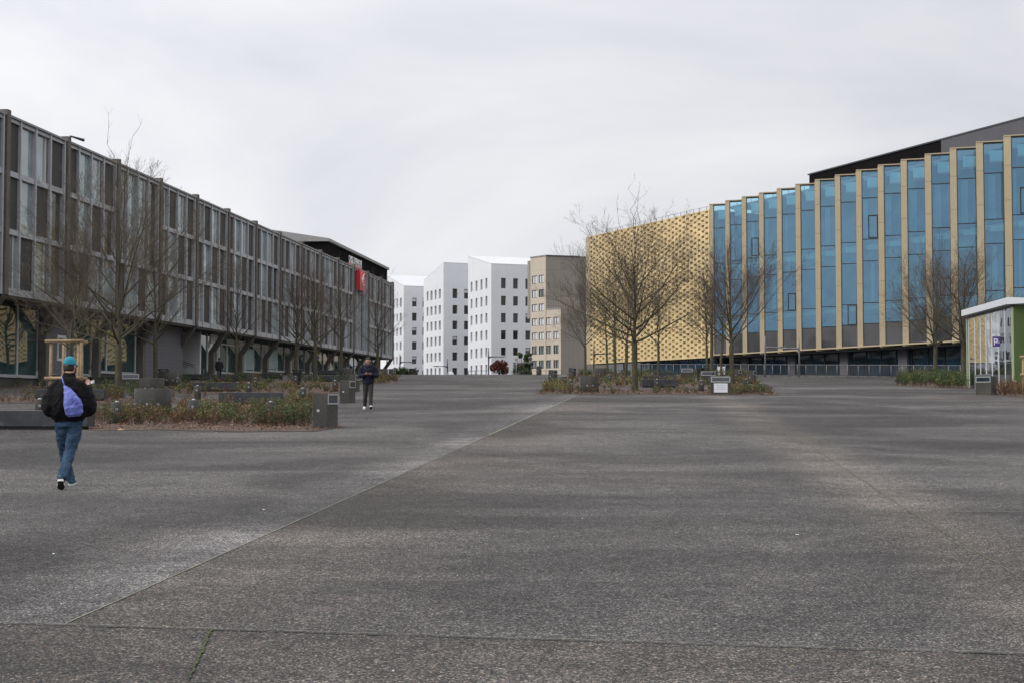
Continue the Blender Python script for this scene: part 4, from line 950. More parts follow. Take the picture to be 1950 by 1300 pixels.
for zz in (1.74, 0.92):
    mb = MB(); mb.tube([(b2.x-0.14, b2.y-0.06, b2.z+zz), (b2.x+1.2, b2.y+0.04, b2.z+zz)], 0.055, M['timber'], 10); mb.build('rail', st2)

# ================================================================== STREET FURNITURE
def studs(mb, c, r, z, angs):
    for a in angs:
        a = math.radians(a); d = Vector((math.sin(a), -math.cos(a), 0)); p = Vector((c[0], c[1], z))+d*r
        for (r0, th) in ((0.036, 0.010),):
            t = d; u = Vector((d.y, -d.x, 0)).normalized(); n = 14; ring = []
            for k in range(n):
                an = 2*math.pi*k/n; ring.append(p + u*(r0*math.cos(an)) + Vector((0, 0, 1))*(r0*math.sin(an)) + d*th)
            mb.poly(ring, M['stud'])
            inn = [p + u*(r0*0.42*math.cos(2*math.pi*k/n)) + Vector((0, 0, 1))*(r0*0.42*math.sin(2*math.pi*k/n)) + d*(th+0.004) for k in range(n)]
            mb.poly(inn, M['mull_dark'])
            for k in range(n):
                k2 = (k+1) % n; q0, q1 = ring[k], ring[k2]; mb.poly([q0-d*th, q1-d*th, q1, q0], M['stud'])
bol = empty('bollard', (0, 0, 0), 'x', 'bollard', 'short concrete bollards with steel caps', local=True)
mb = MB(); mb.cyl((0, 0), 0.14, -0.15, 0.56, M['concrete'], 24, bevel=0.02); mb.build('post', bol)
mb = MB(); mb.cyl((0, 0), 0.055, 0.56, 0.572, M['stud'], 16); mb.cyl((0, 0), 0.05, 0.572, 0.590, M['stud'], 16, r1=0.025); mb.build('cap', bol)
mb = MB(); studs(mb, (0, 0), 0.139, 0.38, (12,)); mb.build('reflector', bol)
BOL = [(219, 806, 'bollard in the front planting strip, between the man in the cap and the big drum'), (366, 800, 'bollard in the front planting strip, just right of the big drum'),
 (513.5, 806, 'bollard half buried in the bushes left of the nearest slot pillar'), (72, 798, 'bollard behind the granite bench left of the man in the cap'),
 (374.5, 760, 'tall-looking bollard in the bare shrubs left of the wide granite slab'), (575, 767, 'bollard right behind the nearest slot pillar, left side'),
 (472.5, 752, 'bollard behind the wide granite slab bench'), (485.5, 738, 'bollard among green shrubs above the right end of the wide granite slab'),
 (410, 728, 'dark bollard below the woman walking by the entrance'), (337, 738, 'bollard with two studs beside the shaded drum at left'),
 (637, 745, 'bollard left of the second slot pillar'), (590, 724, 'bollard at the foot of the thick-trunked tree'), (534.5, 722, 'bollard at the right end of a far slab bench, left of the litter bin'),
 (562, 733, 'bollard in front of the litter bin at left'),
 (1086.5, 744, 'leftmost bollard at the front of the right island, left of the mossy drum'), (1251.5, 742, 'bollard in front of the slab bench on the right island'), (1336, 745, 'bollard at the front of the right island, left of the white notice'),
 (1075, 733, 'bollard behind the front left corner of the right island'), (1421, 741, 'stub bollard right of the dark tree by the white notice'), (1243, 726, 'bollard behind the slab bench on the right island'),
 (1160, 729, 'bollard behind the mossy drum on the right island'), (1935.5, 747, 'bollard at the green kiosk wall')]
for i, (x, y, lb) in enumerate(BOL):
    p = gp(x, y); p.y += 0.14; p.z = G(p.y)
    if i == 0: bol.location = p; bol['label'] = lb
    else: copy_tree(bol, p, rnd.uniform(-0.3, 0.3), lb)
dr = empty('concrete_drum', (0, 0, 0), 'x', 'drum seat', 'wide round concrete drums', local=True)
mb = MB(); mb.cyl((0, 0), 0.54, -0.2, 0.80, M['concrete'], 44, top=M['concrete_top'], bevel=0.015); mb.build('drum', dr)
mb = MB(); studs(mb, (0, 0), 0.538, 0.34, (-58, -4, 30)); mb.build('reflector', dr)
DR = [(291.5, 42, 1.0, 'nearest round concrete drum with studs in the front planting strip at left'), (289.5, 63, 1.0, 'round concrete drum in the shade of the trees, right above the nearest drum'),
 (319, 86, 1.15, 'round concrete drum against the grey wall panel at left'), (724.5, 112, 1.1, 'round concrete drum behind the shoulder of the man with the phone'), (658.5, 116, 1.05, 'round concrete drum with an open lid shape, below the red sign tree'),
 (1122.5, 70, 0.86, 'round drum with a moss green top at the front of the right island'), (1143, 118, 1.0, 'far round drum with a green top before the foot of the gold screen'), (1762, 98, 1.0, 'round drum in the green shrubs left of the kiosk')]
for i, (x, d, s, lb) in enumerate(DR):
    p = onray(x, d)
    if i == 0: dr.location = p; dr['label'] = lb; o = dr
    else: o = copy_tree(dr, p, rnd.uniform(-0.3, 0.3), lb)
    if s != 1.0: o.scale = (s, s, 1.0 if s > 1 else 0.98)
# slot pillars: block with a framed window slot near the top of one long side
sl = empty('slot_pillar', (0, 0, 0), 'x', 'pillar', 'concrete pillars with a framed window slot', local=True)
mb = MB(); mb.box(-0.46, 0.46, -0.21, 0.16, -0.2, 0.85, M['concrete']); mb.build('block', sl, bevel=0.012)
mb = MB(); t = 0.035; x0, x1, z0, z1 = -0.44, 0.44, 0.57, 0.83
mb.box(x0, x1, -0.225, -0.205, z0, z0+t, M['stud']); mb.box(x0, x1, -0.225, -0.205, z1-t, z1, M['stud']); mb.box(x0, x0+t, -0.225, -0.205, z0+t, z1-t, M['stud']); mb.box(x1-t, x1, -0.225, -0.205, z0+t, z1-t, M['stud'])
mb.build('slot_frame', sl)
mb = MB(); mb.box(x0+t, x1-t, -0.216, -0.208, z0+t, z1-t, M['slot']); mb.build('slot_glass', sl)
mb = MB(); studs(mb, (0, 0), 0.0, 0.0, ()); 
def stud_at(mb, p, d):
    d = Vector(d); u = Vector((d.y, -d.x, 0)); n = 12; r0 = 0.035
    ring = [Vector(p)+u*(r0*math.cos(6.283*k/n))+Vector((0,0,1))*(r0*math.sin(6.283*k/n))+d*0.012 for k in range(n)]
    mb.poly(ring, M['stud'])
    for k in range(n): mb.poly([ring[k]-d*0.012, ring[(k+1)%n]-d*0.012, ring[(k+1)%n], ring[k]], M['stud'])
stud_at(mb, (-0.46, 0.02, 0.42), (-1, 0, 0)); mb.build('reflector', sl)
SL = [(615, 34.6, 81, 'nearest pillar with a window slot, at the right end of the front planting strip'), (659, 53.3, 82, 'second slot pillar, behind the nearest one at left'), (672, 71, 83, 'third slot pillar, partly hidden beside the man with the phone'),
 (745, 105, 84, 'far slot pillar right of the man with the phone'), (246, 75, 8, 'slot pillar directly behind the trunk of the large mossy tree'), (1373, 65.4, 0, 'slot pillar with a white paper notice at the front of the right island'),
 (1308.5, 110, 0, 'far slot pillar on the right island, left of the litter bin'), (1349, 89, 4, 'slot pillar right behind the litter bin on the right island'), (1883, 65, -62, 'slot pillar in front of the kiosk door'),
 (1090, 116, 70, 'slot pillar near the beige block, right one of three dark pillars'), (1052.5, 97, 72, 'nearest of three dark pillars at the left end of the right island'), (1026, 137, 80, 'farthest dark pillar at the left end of the right island'),
 (1405.5, 100, 68, 'dark pillar behind the dark tree by the white notice'), (1433, 92, 68, 'dark pillar with two studs at the right end of the right island'), (1716, 93, 66, 'dark pillar left of the green shrubs near the kiosk')]
SLO = {}
for i, (x, d, rz, lb) in enumerate(SL):
    p = onray(x, d); p.y += 0.3; p.z = G(p.y)
    if i == 0: sl.location = p; sl.rotation_euler = (0, 0, math.radians(rz)); sl['label'] = lb; o = sl
    else: o = copy_tree(sl, p, math.radians(rz), lb)
    SLO[i] = o
no = SLO[5]; lc = Vector(no.location)
nt_ = empty('notice', (lc.x, lc.y-0.235, lc.z+0.30), 'white paper notice taped to the pillar below its window slot', 'notice')
mb = MB(); mb.box(lc.x-0.315, lc.x+0.315, lc.y-0.222, lc.y-0.214, lc.z+0.10, lc.z+0.52, M['paper']); mb.build('sheet', nt_)
mb = MB()
for zz, a, b in ((0.43, -0.22, 0.20), (0.335, -0.17, 0.18), (0.25, -0.27, 0.27)):
    mb.box(lc.x+a, lc.x+b, lc.y-0.226, lc.y-0.2235, lc.z+zz, lc.z+zz+0.014, M['ink'])
mb.build('print', nt_)
# granite slab benches
def slab(x0, x1, ybase, dep, label, h=0.46, first=[None]):
    a, b = gp(x0, ybase), gp(x1, ybase); c = (a+b)/2; L = (b-a).length
    root = empty('granite_bench', (c.x, c.y, G(c.y)), label, 'bench', 'granite slab benches'); root['_local'] = 1
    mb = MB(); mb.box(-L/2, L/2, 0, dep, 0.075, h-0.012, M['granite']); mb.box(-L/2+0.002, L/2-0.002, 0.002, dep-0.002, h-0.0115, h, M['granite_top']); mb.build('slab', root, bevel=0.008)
    mb = MB(); mb.box(-L/2+0.12, L/2-0.12, 0.10, dep-0.1, -0.15, 0.0745, M['bin_black']); mb.build('plinth', root)  # recessed foot coloured black to paint in the shadow gap
    return root
slab(-60, 166, 817, 0.62, 'long dark granite bench with pale stains left of the man in the cap')
slab(416, 534, 770.5, 0.62, 'wide granite slab bench in the middle of the left beds')
slab(366, 451, 745, 0.60, 'stained granite slab bench behind the shrubs, left of and behind the wide slab')
slab(421, 480, 725, 0.60, 'granite slab bench at the foot of the tree before the entrance')
slab(498, 532, 720, 0.60, 'short-looking granite slab bench left of the litter bin')
slab(608, 662, 726, 0.60, 'granite slab bench left of the third slot pillar')
slab(603, 648, 713, 0.60, 'far granite slab bench right of the thick-trunked tree')
slab(191, 221, 729, 0.60, 'granite slab bench left of the large mossy trunk')
slab(172, 193, 719.5, 0.60, 'dark far granite bench behind the hand of the man in the cap')
slab(348, 399, 723, 0.60, 'far low granite bench in front of the stairs')
slab(170, 198, 763, 0.6, 'small granite block bench behind the right arm of the man in the cap')
slab(68, 84, 762, 0.6, 'small granite block left of the man in the cap, behind the bollard')
slab(1222, 1290.5, 737, 0.60, 'nearest slab bench of the right island, right of the largest tree')
slab(1224, 1289, 727.5, 0.45, 'middle one of the stacked-looking slab benches on the right island')
slab(1233, 1288, 718.5, 0.5, 'rear one of the slab benches on the right island')
# litter bins
def bin_(x, d, label, s=1.0):
    p = onray(x, d); r = empty('litter_bin', p, label, 'litter bin', 'black litter bins', local=True)
    mb = MB(); w = 0.27*s; h = 0.98
    mb.hexa([(-w*0.62,-.2,0.0),(w*0.62,-.2,0.0),(w*0.62,.2,0.0),(-w*0.62,.2,0.0),(-w,-.27,h-0.14),(w,-.27,h-0.14),(w,.27,h-0.14),(-w,.27,h-0.14)], M['bin_black']); mb.build('body', r, bevel=0.02)
    mb = MB(); mb.box(-w-0.04, w+0.04, -.32, .32, h-0.06, h, M['bin_black']); mb.box(-w-0.03, -w+0.02, -.25, .25, h-0.14, h-0.06, M['bin_black']); mb.box(w-0.02, w+0.03, -.25, .25, h-0.14, h-0.06, M['bin_black']); mb.build('lid', r, bevel=0.015)
    return r
bin_(566.5, 88, 'black tapered litter bin left of the thick-trunked tree'); bin_(693, 122, 'black litter bin just left of the head of the man with the phone', 1.25)
bin_(312, 90, 'black litter bin in the shadow by the grey wall panel'); bin_(1333, 98, 'left one of two black litter bins on the right island', 0.8); bin_(1343, 98, 'right one of two black litter bins on the right island', 0.85)

# street lamps: tapered mast, arm at four fifths of its height
lp = empty('street_lamp', (0, 0, 0), 'x', 'street lamp', 'dark masts with one side arm', local=True)
mb = MB(); mb.tube([(0,0,-0.3), (0,0,2.2), (0,0,2.75), (0,0,3.0), (0,0,3.9)], [0.085, 0.075, 0.095, 0.075, 0.05], M['steel_dark'], 10); mb.build('mast', lp)
mb = MB(); mb.tube([(0.05,0,2.78), (0.30,0,2.86), (1.0,0,2.86), (1.95,0,2.92)], [0.12, 0.065, 0.05, 0.03], M['steel_dark'], 8); mb.build('arm', lp)
mb = MB(); mb.tube([(1.15,0,2.835), (1.5,0,2.835), (2.05,0,2.90)], [0.045, 0.075, 0.02], mat('lamp_head_grey', (0.22, 0.21, 0.215), 0.5), 8); mb.build('lamp_head', lp)
LP = [(761.5, 185, 0, 'street lamp left of the white blocks, arm to the right'), (852, 200, 180, 'street lamp before the middle white block, arm to the left'), (930.5, 165, 0, 'tallest-looking street lamp before the nearest white block, arm to the right'),
 (1011.5, 192, 180, 'street lamp at the corner of the beige block, arm to the left'), (1131, 152, 0, 'street lamp at the left end of the gold screen, arm to the right'), (1201, 171, 180, 'street lamp behind the largest right tree, arm to the left'),
 (1457.5, 121.5, 8, 'light grey street lamp by the railing with its arm to the right'), (1522.5, 122, 180, 'light grey street lamp by the railing, arm to the left')]
hts = {0: (674, 0), 1: (683, 0), 2: (662, 0), 3: (677, 0), 4: (655, 0), 5: (667, 0), 6: (640, 0), 7: (643, 0)}
for i, (x, d, rz, lb) in enumerate(LP):
    zt_ = zat(hts[i][0], d); p = onray(x, d); p.z = zt_-3.9 if i < 6 else G(d)
    o = lp if i == 0 else copy_tree(lp, p, None, lb)
    o.location = p; o.rotation_euler = (0, 0, math.radians(rz)); o['label'] = lb
    if i >= 6:
        for c in kids(o):
            if c.name.startswith(('mast', 'arm')): c.material_slots[0].link = 'OBJECT'; c.material_slots[0].material = M['steel_rail']
        s = (zt_-p.z)/3.9; o.scale = (0.85, 0.75, s)

# railing in front of the glass building
rl = empty('railing', gp(1535, 717), 'long galvanised railing of thin bars in front of the glass office building', 'railing')
def rail_run(pts, pitch, nb, m, infill=None):
    for a, b in zip(pts[:-1], pts[1:]):
        L = (b-a).length; n = max(1, round(L/pitch)); 
        for i in range(n):
            p = a.lerp(b, i/n); q = a.lerp(b, (i+1)/n); p.z = G(p.y); q.z = G(q.y)
            mb = MB(); mb.tube([p-Vector((0,0,.1)), p+Vector((0, 0, 1.08))], 0.028, m, 6); mb.build('post', rl)
            mb = MB(); mb.tube([p+Vector((0,0,1.06)), q+Vector((0,0,1.06))], 0.024, m, 5); mb.tube([p+Vector((0,0,.09)), q+Vector((0,0,.09))], 0.016, m, 5)
            for k in range(1, nb): 
                s = p.lerp(q, k/nb); mb.tube([s+Vector((0,0,.09)), s+Vector((0,0,1.06))], 0.0095, m if infill is None else infill, 4, cap=False)
            mb.build('railing_panel', rl)
rail_run([onray(1535, 123), onray(1852, 113)], 1.02, 10, M['steel_rail'])
rail_run([onray(1215, 133), onray(1440, 126), onray(1535, 123)], 0.75, 10, M['steel_rail'], M['steel_dark'])

# ================================================================== KIOSK
N_ = onray(1930.7, 70); fdir = ray(1212, 768); FK2 = FR((N_.x, N_.y), (fdir.x, fdir.y)); 
if FK2.n.x > 0: FK2.n = -FK2.n
uf, zbot = FK2.hit(1845, 738); zfl = 0.9+0.05
_, zft = FK2.hit(1845, 590); zhead = FK2.hit(1846.7, 602.3)[1]
kk = empty('kiosk', (N_.x, N_.y, G(70)), 'white framed glass kiosk with a moss green side wall at the right', 'kiosk')
zt0 = zhead; W_ = 5.2
mb = MB(); FK2.box(mb, -0.12, 0.0, -W_, -0.003, 0.2, zt0, M['green_wall']); FK2.box(mb, uf, uf+0.12, -W_, -0.003, 0.2, zt0, M['green_wall']); FK2.box(mb, 0, uf, -W_, -W_+0.1, 0.2, zt0, M['wall_grey'])
FK2.box(mb, 0.02, uf-0.02, -W_+0.12, -0.05, 0.3, zfl-0.003, M['concrete_top']); mb.build('wall', kk)
mb = MB(); FK2.box(mb, -0.10, uf+0.25, 0.02, 0.30, zt0+0.04, zft, M['kiosk_white']); FK2.box(mb, -0.10, uf+0.25, -W_-0.1, 0.015, zt0+0.003, zft-0.1, M['kiosk_white'])
f = FK2.p
mb.hexa([f(-0.105, 0.30, zt0+0.02), f(-0.105, -1.35, zft-0.30), f(-0.9, -1.35, zft-0.30), f(-0.25, 0.30, zt0+0.02), f(-0.105, 0.30, zft), f(-0.105, -1.35, zft-0.12), f(-0.9, -1.35, zft-0.12), f(-0.25, 0.30, zft)], M['kiosk_white'])
FK2.box(mb, -0.14, uf+0.1, -0.1, 0.04, zt0-0.12, zt0, M['mull_dark'])
mb.build('roof', kk)
mb = MB(); FK2.box(mb, -0.003-0.12, 0.02, 0.0, 0.08, 0.3, zt0-0.12, mat('pale_green_trim', (0.36, 0.42, 0.26), 0.6)); mb.build('trim', kk); mb = MB(); FK2.box(mb, uf-0.0, uf+0.14, 0.0, 0.08, 0.3, zt0-0.12, mat('pale_green_trim', (0.36, 0.42, 0.26), 0.6)); mb.build('trim', kk)
xs_ = [1225, 1290, 1350, 1410, 1475, 1545, 1615, 1690]
us_ = [FK2.hit(1630+v/5.653)[0] for v in xs_]
for k in range(7):
    a, b = us_[k+1], us_[k]
    mb = MB(); z0 = zfl+0.25; 
    if k in (2, 3): z0 = zfl+2.35
    FK2.quad(mb, a+0.04, b-0.04, 0.0, z0, zt0-0.13, M['kiosk_glass']); g = mb.build('glass_pane', kk)
    mb = MB(); FK2.box(mb, b-0.06, b+0.06, -0.05, 0.012, zfl+0.2, zt0-0.13, M['kiosk_white'])
    if k not in (2, 3): FK2.box(mb, a+0.06, b-0.06, -0.05, 0.04, zfl, zfl+0.24, M['kiosk_white'])
    if k == 5: FK2.box(mb, a+0.05, b-0.05, -0.05, 0.03, zfl+0.5, zfl+1.35, M['kiosk_white']); 
    mb.build('frame', g)
mb = MB(); FK2.box(mb, us_[3]-1.1, us_[2], 0.02, 0.10, zfl+2.25, zfl+2.36, M['steel_rail']); FK2.box(mb, us_[4]+0.06, us_[4]+0.14, 0.02, 0.9, zfl+0.05, zfl+2.3, M['steel_rail'])
FK2.box(mb, us_[3], us_[3]+0.08, -0.03, 0.06, zfl+0.05, zfl+2.25, M['steel_rail']); FK2.box(mb, us_[2]-0.08, us_[2], -0.03, 0.06, zfl+0.05, zfl+2.25, M['steel_rail'])
FK2.quad(mb, us_[3]+0.08, us_[2]-0.08, 0.0, zfl+0.05, zfl+2.25, M['kiosk_glass']); mb.build('door', kk)
mb = MB(); FK2.box(mb, 0.05, us_[5], -2.6, -2.5, zfl, zt0-0.2, mat('pale_blue_inner_wall', (0.20, 0.25, 0.28), 0.7, 0.3, 1)); FK2.box(mb, us_[5], uf-0.3, -3.6, -3.5, zfl, zfl+1.4, mat('lilac_inner_wall', (0.22, 0.22, 0.30), 0.7, 0.15, 1))
FK2.box(mb, us_[6]-0.1, us_[6]+0.35, -0.9, -0.8, zfl, zfl+2.8, M['purple']); mb.build('interior', kk)
# blade sign square to the front
us, zs = FK2.hit(1897, 640, 0.5)
so = Vector(FK2.p(us, 0.10, 0)); zb0 = FK2.hit(1897, 660, 0.5)[1]; zb1 = FK2.hit(1897, 636, 0.5)[1]
sgn = empty('blade_sign', (so.x, so.y, zb0), 'purple square sign with a white P fixed square to the kiosk front', 'sign')
sx = Vector((0.98, -0.12, 0)).normalized(); c0 = Vector((ray(1890.3, 650).x*so.y, so.y, 0)); wS = 14.0/FPX*so.y
FS2 = FR((c0.x, c0.y), sx); 
if FS2.n.y > 0: FS2.n = -FS2.n
mb = MB(); zm = zb0+(zb1-zb0)*0.80; FS2.box(mb, 0, wS, -0.06, 0, zb0, zm, M['purple']); FS2.box(mb, 0, wS, -0.06, 0.002, zm+0.002, zb1, M['kiosk_white']); mb.build('panel', sgn)
text_mesh('letter', 'P', (zm-zb0)*0.95, M['white_sign'], sgn, FS2.p(0.02, 0.012, zb0+(zm-zb0)*0.16), (FS2.u.x, FS2.u.y, 0), (0, 0, 1), 0.004)
mb = MB(); FS2.box(mb, wS*0.36, wS*0.52, 0.0, 0.006, zb0+(zm-zb0)*0.62, zb0+(zm-zb0)*0.72, M['lilac']); FS2.box(mb, wS*0.34, wS*0.90, 0.0, 0.006, zb0+(zm-zb0)*0.36, zb0+(zm-zb0)*0.46, M['lilac']); FS2.box(mb, wS*0.34, wS*0.6, 0.002, 0.008, zm+(zb1-zm)*0.3, zm+(zb1-zm)*0.6, M['steel_rail']); mb.build('print', sgn)

# ================================================================== PLANTING BEDS
def inside(p, poly):
    c = False; n = len(poly)
    for i in range(n):
        a, b = poly[i], poly[(i+1) % n]
        if (a.y > p[1]) != (b.y > p[1]) and p[0] < (b.x-a.x)*(p[1]-a.y)/(b.y-a.y)+a.x: c = not c
    return c
def mulch(pix, seed, name='leaf_mulch', z=0.006):
    poly = [gp(*q) if len(q) == 2 else onray(q[0], q[1]) for q in pix]
    rr = random.Random(seed); pts = []
    n = len(poly)
    for i in range(n):
        a, b = poly[i], poly[(i+1) % n]; L = (b-a).length; k = max(2, int(L/0.35))
        for j in range(k):
            p = a.lerp(b, j/k); pts.append(Vector((p.x+rr.gauss(0, .05), p.y+rr.gauss(0, .07), 0)))
    bm = bmesh.new(); vs = [bm.verts.new((p.x, p.y, G(p.y)+0.004)) for p in pts]; bm.faces.new(vs)
    r = bmesh.ops.inset_region(bm, faces=bm.faces[:], thickness=0.12, depth=0.0)
    for f_ in [f_ for f_ in bm.faces if len(f_.verts) > 4]:
        for v in f_.verts: v.co.z += z
        bmesh.ops.triangulate(bm, faces=[f_])
    me = bpy.data.meshes.new(name); bm.to_mesh(me); bm.free(); me.materials.append(M['mulch']); o = bpy.data.objects.new(name, me); COL.objects.link(o)
    tag(o, kind='stuff'); return poly
def leafquad(mb, p, s, rr, m, flat=False):
    if flat: u = Vector((rr.gauss(0,1), rr.gauss(0,1), rr.gauss(0,.25))).normalized(); v = perp(u, rr); v.z *= 0.3; v.normalize()
    else: u = Vector((rr.gauss(0,1), rr.gauss(0,1), rr.gauss(0,.7)+0.5)).normalized(); v = perp(u, rr)
    k = mb.mi(m); b = len(mb.v); h = s*0.28
    for q in (p-u*s*.5, p+v*h, p+u*s*.5, p-v*h): mb.v.append((q.x, q.y, q.z))
    mb.f.append((b, b+1, b+2, b+3)); mb.m.append(k); mb.sm.append(False)
def litter(poly, n, seed, smax=0.07, mats=None, out=0.25, name='fallen_leaves'):
    rr = random.Random(seed); mb = MB(); x0 = min(p.x for p in poly)-out; x1 = max(p.x for p in poly)+out; y0 = min(p.y for p in poly)-out*2; y1 = max(p.y for p in poly)+out
    mats = mats or [M['leaf_brown'], M['leaf_tan'], M['leaf_brown'], M['leaf_red'], M['mulch']]
    k = 0; tries = 0
    while k < n and tries < n*6:
        tries += 1; x = rr.uniform(x0, x1); y = rr.uniform(y0, y1)
        ins = inside((x, y), poly)
        if not ins and rr.random() > 0.05: continue
        leafquad(mb, Vector((x, y, G(y)+(rr.uniform(0.03, 0.07) if ins else 0.018))), rr.uniform(0.35, 1)*smax, rr, rr.choice(mats), True); k += 1
    tag(mb.build(name), kind='stuff')
def shrubs(poly, n, seed, h=(0.25, 0.55), mats=None, leaves=(30, 80), ls=0.05, rad=0.22, name='low_shrubs', stems=(5, 11), clump=None):
    rr = random.Random(seed); mb = MB(); x0 = min(p.x for p in poly); x1 = max(p.x for p in poly); y0 = min(p.y for p in poly); y1 = max(p.y for p in poly)
    mats = mats or [(M['leaf_green'], 5), (M['leaf_mid'], 2), (M['leaf_brown'], 3), (M['leaf_yellow'], 1)]
    bag = [m for m, k in mats for _ in range(k)]; k = 0; tries = 0
    while k < n and tries < n*8:
        tries += 1; x = rr.uniform(x0, x1); y = rr.uniform(y0, y1)
        if not inside((x, y), poly): continue
        if clump and noise.noise(Vector((x*0.5, y*0.5, seed))) < clump: continue
        k += 1; H = rr.uniform(*h); main = rr.choice(bag); g = G(y); ns = rr.randint(*stems); tips = []
        for s in range(ns):
            az = rr.uniform(0, 6.28); sp = rr.uniform(0.1, 1)*rad; hh = H*rr.uniform(0.6, 1.1)
            a = Vector((x+rr.gauss(0, .03), y+rr.gauss(0, .03), g)); c = Vector((x+math.cos(az)*sp, y+math.sin(az)*sp, g+hh)); mdl = a.lerp(c, 0.5)+Vector((0, 0, hh*0.1))
            fast_tube(mb.v, mb.f, [a, mdl, c], [0.006, 0.004, 0.0025], 3); q = len(mb.f)-len(mb.m); mi_ = mb.mi(M['stem']); mb.m.extend([mi_]*q); mb.sm.extend([False]*q)
            tips.append((a, mdl, c))
        nl_ = rr.randint(*leaves)
        for _ in range(nl_):
            a, mdl, c = rr.choice(tips); t = rr.uniform(0.25, 1.05); p = (a.lerp(mdl, t*2) if t < 0.5 else mdl.lerp(c, t*2-1)) + Vector((rr.gauss(0, .03), rr.gauss(0, .03), rr.gauss(0, .02)))
            leafquad(mb, p, ls*rr.uniform(0.6, 1.3), rr, main if rr.random() < 0.7 else rr.choice(bag))
    tag(mb.build(name), kind='stuff')
G_ = M['leaf_green']; MD = M['leaf_mid']; YB = M['leaf_yellow']; BR = M['leaf_brown']; TN = M['leaf_tan']
# front left strip
pA = mulch([(168, 820), (300, 818), (450, 822), (600, 821), (652, 812), (640, 806), (590, 800), (590, 787), (400, 789), (200, 788), (172, 800)], 1)
litter(pA, 5200, 1, 0.075); 
def sub(pix): return [gp(*q) for q in pix]
shrubs(sub([(178, 808), (590, 812), (590, 789), (180, 789)]), 250, 2, (0.26, 0.50), [(G_, 4), (MD, 1), (BR, 4), (YB, 1), (TN, 1)], (25, 75), 0.048, 0.22)
shrubs(sub([(380, 808), (450, 810), (450, 792), (380, 792)]), 30, 3, (0.35, 0.55), [(G_, 3), (MD, 3), (YB, 1)], (70, 120), 0.045, 0.25)
shrubs(sub([(480, 811), (588, 813), (588, 790), (480, 790)]), 70, 4, (0.38, 0.64), [(G_, 4), (MD, 4), (YB, 1)], (70, 130), 0.045, 0.25)
shrubs(sub([(190, 806), (245, 807), (245, 790), (190, 790)]), 26, 5, (0.3, 0.5), [(G_, 4), (MD, 1), (BR, 2)], (50, 100), 0.045, 0.25)
# strip with the large tree
pB = mulch([(-40, 766), (60, 767), (250, 769), (330, 768), (335, 758), (250, 757), (100, 757), (-40, 756)], 2); litter(pB, 1500, 2, 0.09)
shrubs(pB, 60, 6, (0.3, 0.8), [(G_, 2), (MD, 3), (BR, 3)], (15, 60), 0.06, 0.35)
shrubs(sub([(165, 760), (270, 760), (270, 750), (165, 750)]), 50, 7, (0.35, 0.8), [(MD, 4), (G_, 3), (YB, 1)], (50, 110), 0.06, 0.35)
pC = mulch([(335, 778), (420, 779), (600, 778), (612, 770), (600, 760), (470, 759), (340, 762)], 3); litter(pC, 2600, 3, 0.08)
shrubs(pC, 60, 8, (0.25, 0.55), [(G_, 2), (BR, 4), (TN, 1)], (10, 40), 0.05, 0.32, stems=(7, 13))
shrubs(sub([(535, 774), (600, 774), (600, 762), (535, 762)]), 30, 9, (0.25, 0.5), [(G_, 4), (YB, 2), (BR, 2)], (40, 80), 0.05, 0.3)
pD = mulch([(320, 748), (450, 750), (640, 749), (655, 742), (630, 736), (460, 735), (320, 737)], 4); litter(pD, 1500, 4, 0.10)
shrubs(pD, 130, 10, (0.25, 0.5), [(G_, 5), (YB, 2), (BR, 4), (MD, 1)], (35, 80), 0.07, 0.35)
pE = mulch([(-30, 739), (200, 740), (330, 741), (420, 733), (540, 731), (690, 731), (690, 722), (540, 722), (400, 724), (250, 731), (0, 732)], 5); litter(pE, 600, 5, 0.12)
shrubs(pE, 110, 11, (0.3, 0.7), [(MD, 5), (G_, 4), (BR, 1)], (40, 90), 0.09, 0.4, clump=0.0)
pF = mulch([(700, 730), (755, 729), (758, 722), (705, 722)], 6); shrubs(pF, 30, 12, (0.35, 0.7), [(G_, 4), (YB, 2), (BR, 3)], (40, 80), 0.09, 0.4); litter(pF, 300, 18, 0.12)
# right island
pR = mulch([(1022, 749), (1200, 750), (1350, 752), (1484, 751.5), (1455, 743), (1350, 743), (1200, 742), (1050, 740)], 7); litter(pR, 4200, 6, 0.09, [M['leaf_brown'], M['leaf_red'], M['leaf_brown'], M['leaf_tan'], M['mulch']])
shrubs(pR, 90, 13, (0.2, 0.45), [(G_, 3), (MD, 3), (BR, 3), (TN, 1)], (15, 60), 0.06, 0.3, stems=(6, 11))
shrubs(sub([(1030, 747), (1085, 748), (1080, 741), (1040, 740)]), 34, 14, (0.3, 0.6), [(G_, 3), (YB, 3), (BR, 3)], (50, 90), 0.06, 0.32)
shrubs(sub([(1400, 749), (1470, 750), (1450, 743), (1400, 743)]), 50, 15, (0.25, 0.5), [(MD, 4), (G_, 3), (TN, 1)], (50, 90), 0.06, 0.32)
pS = mulch([(1050, 736), (1250, 736), (1445, 736), (1440, 724), (1250, 722), (1050, 724)], 8); litter(pS, 1500, 7, 0.12)
shrubs(pS, 190, 16, (0.25, 0.6), [(G_, 5), (YB, 2), (BR, 4), (MD, 2)], (35, 80), 0.085, 0.4)
pT = mulch([(1100, 719), (1420, 720), (1420, 714.5), (1100, 715)], 9); shrubs(pT, 110, 17, (0.45, 0.8), [(G_, 5), (MD, 3), (BR, 2)], (35, 70), 0.12, 0.5)
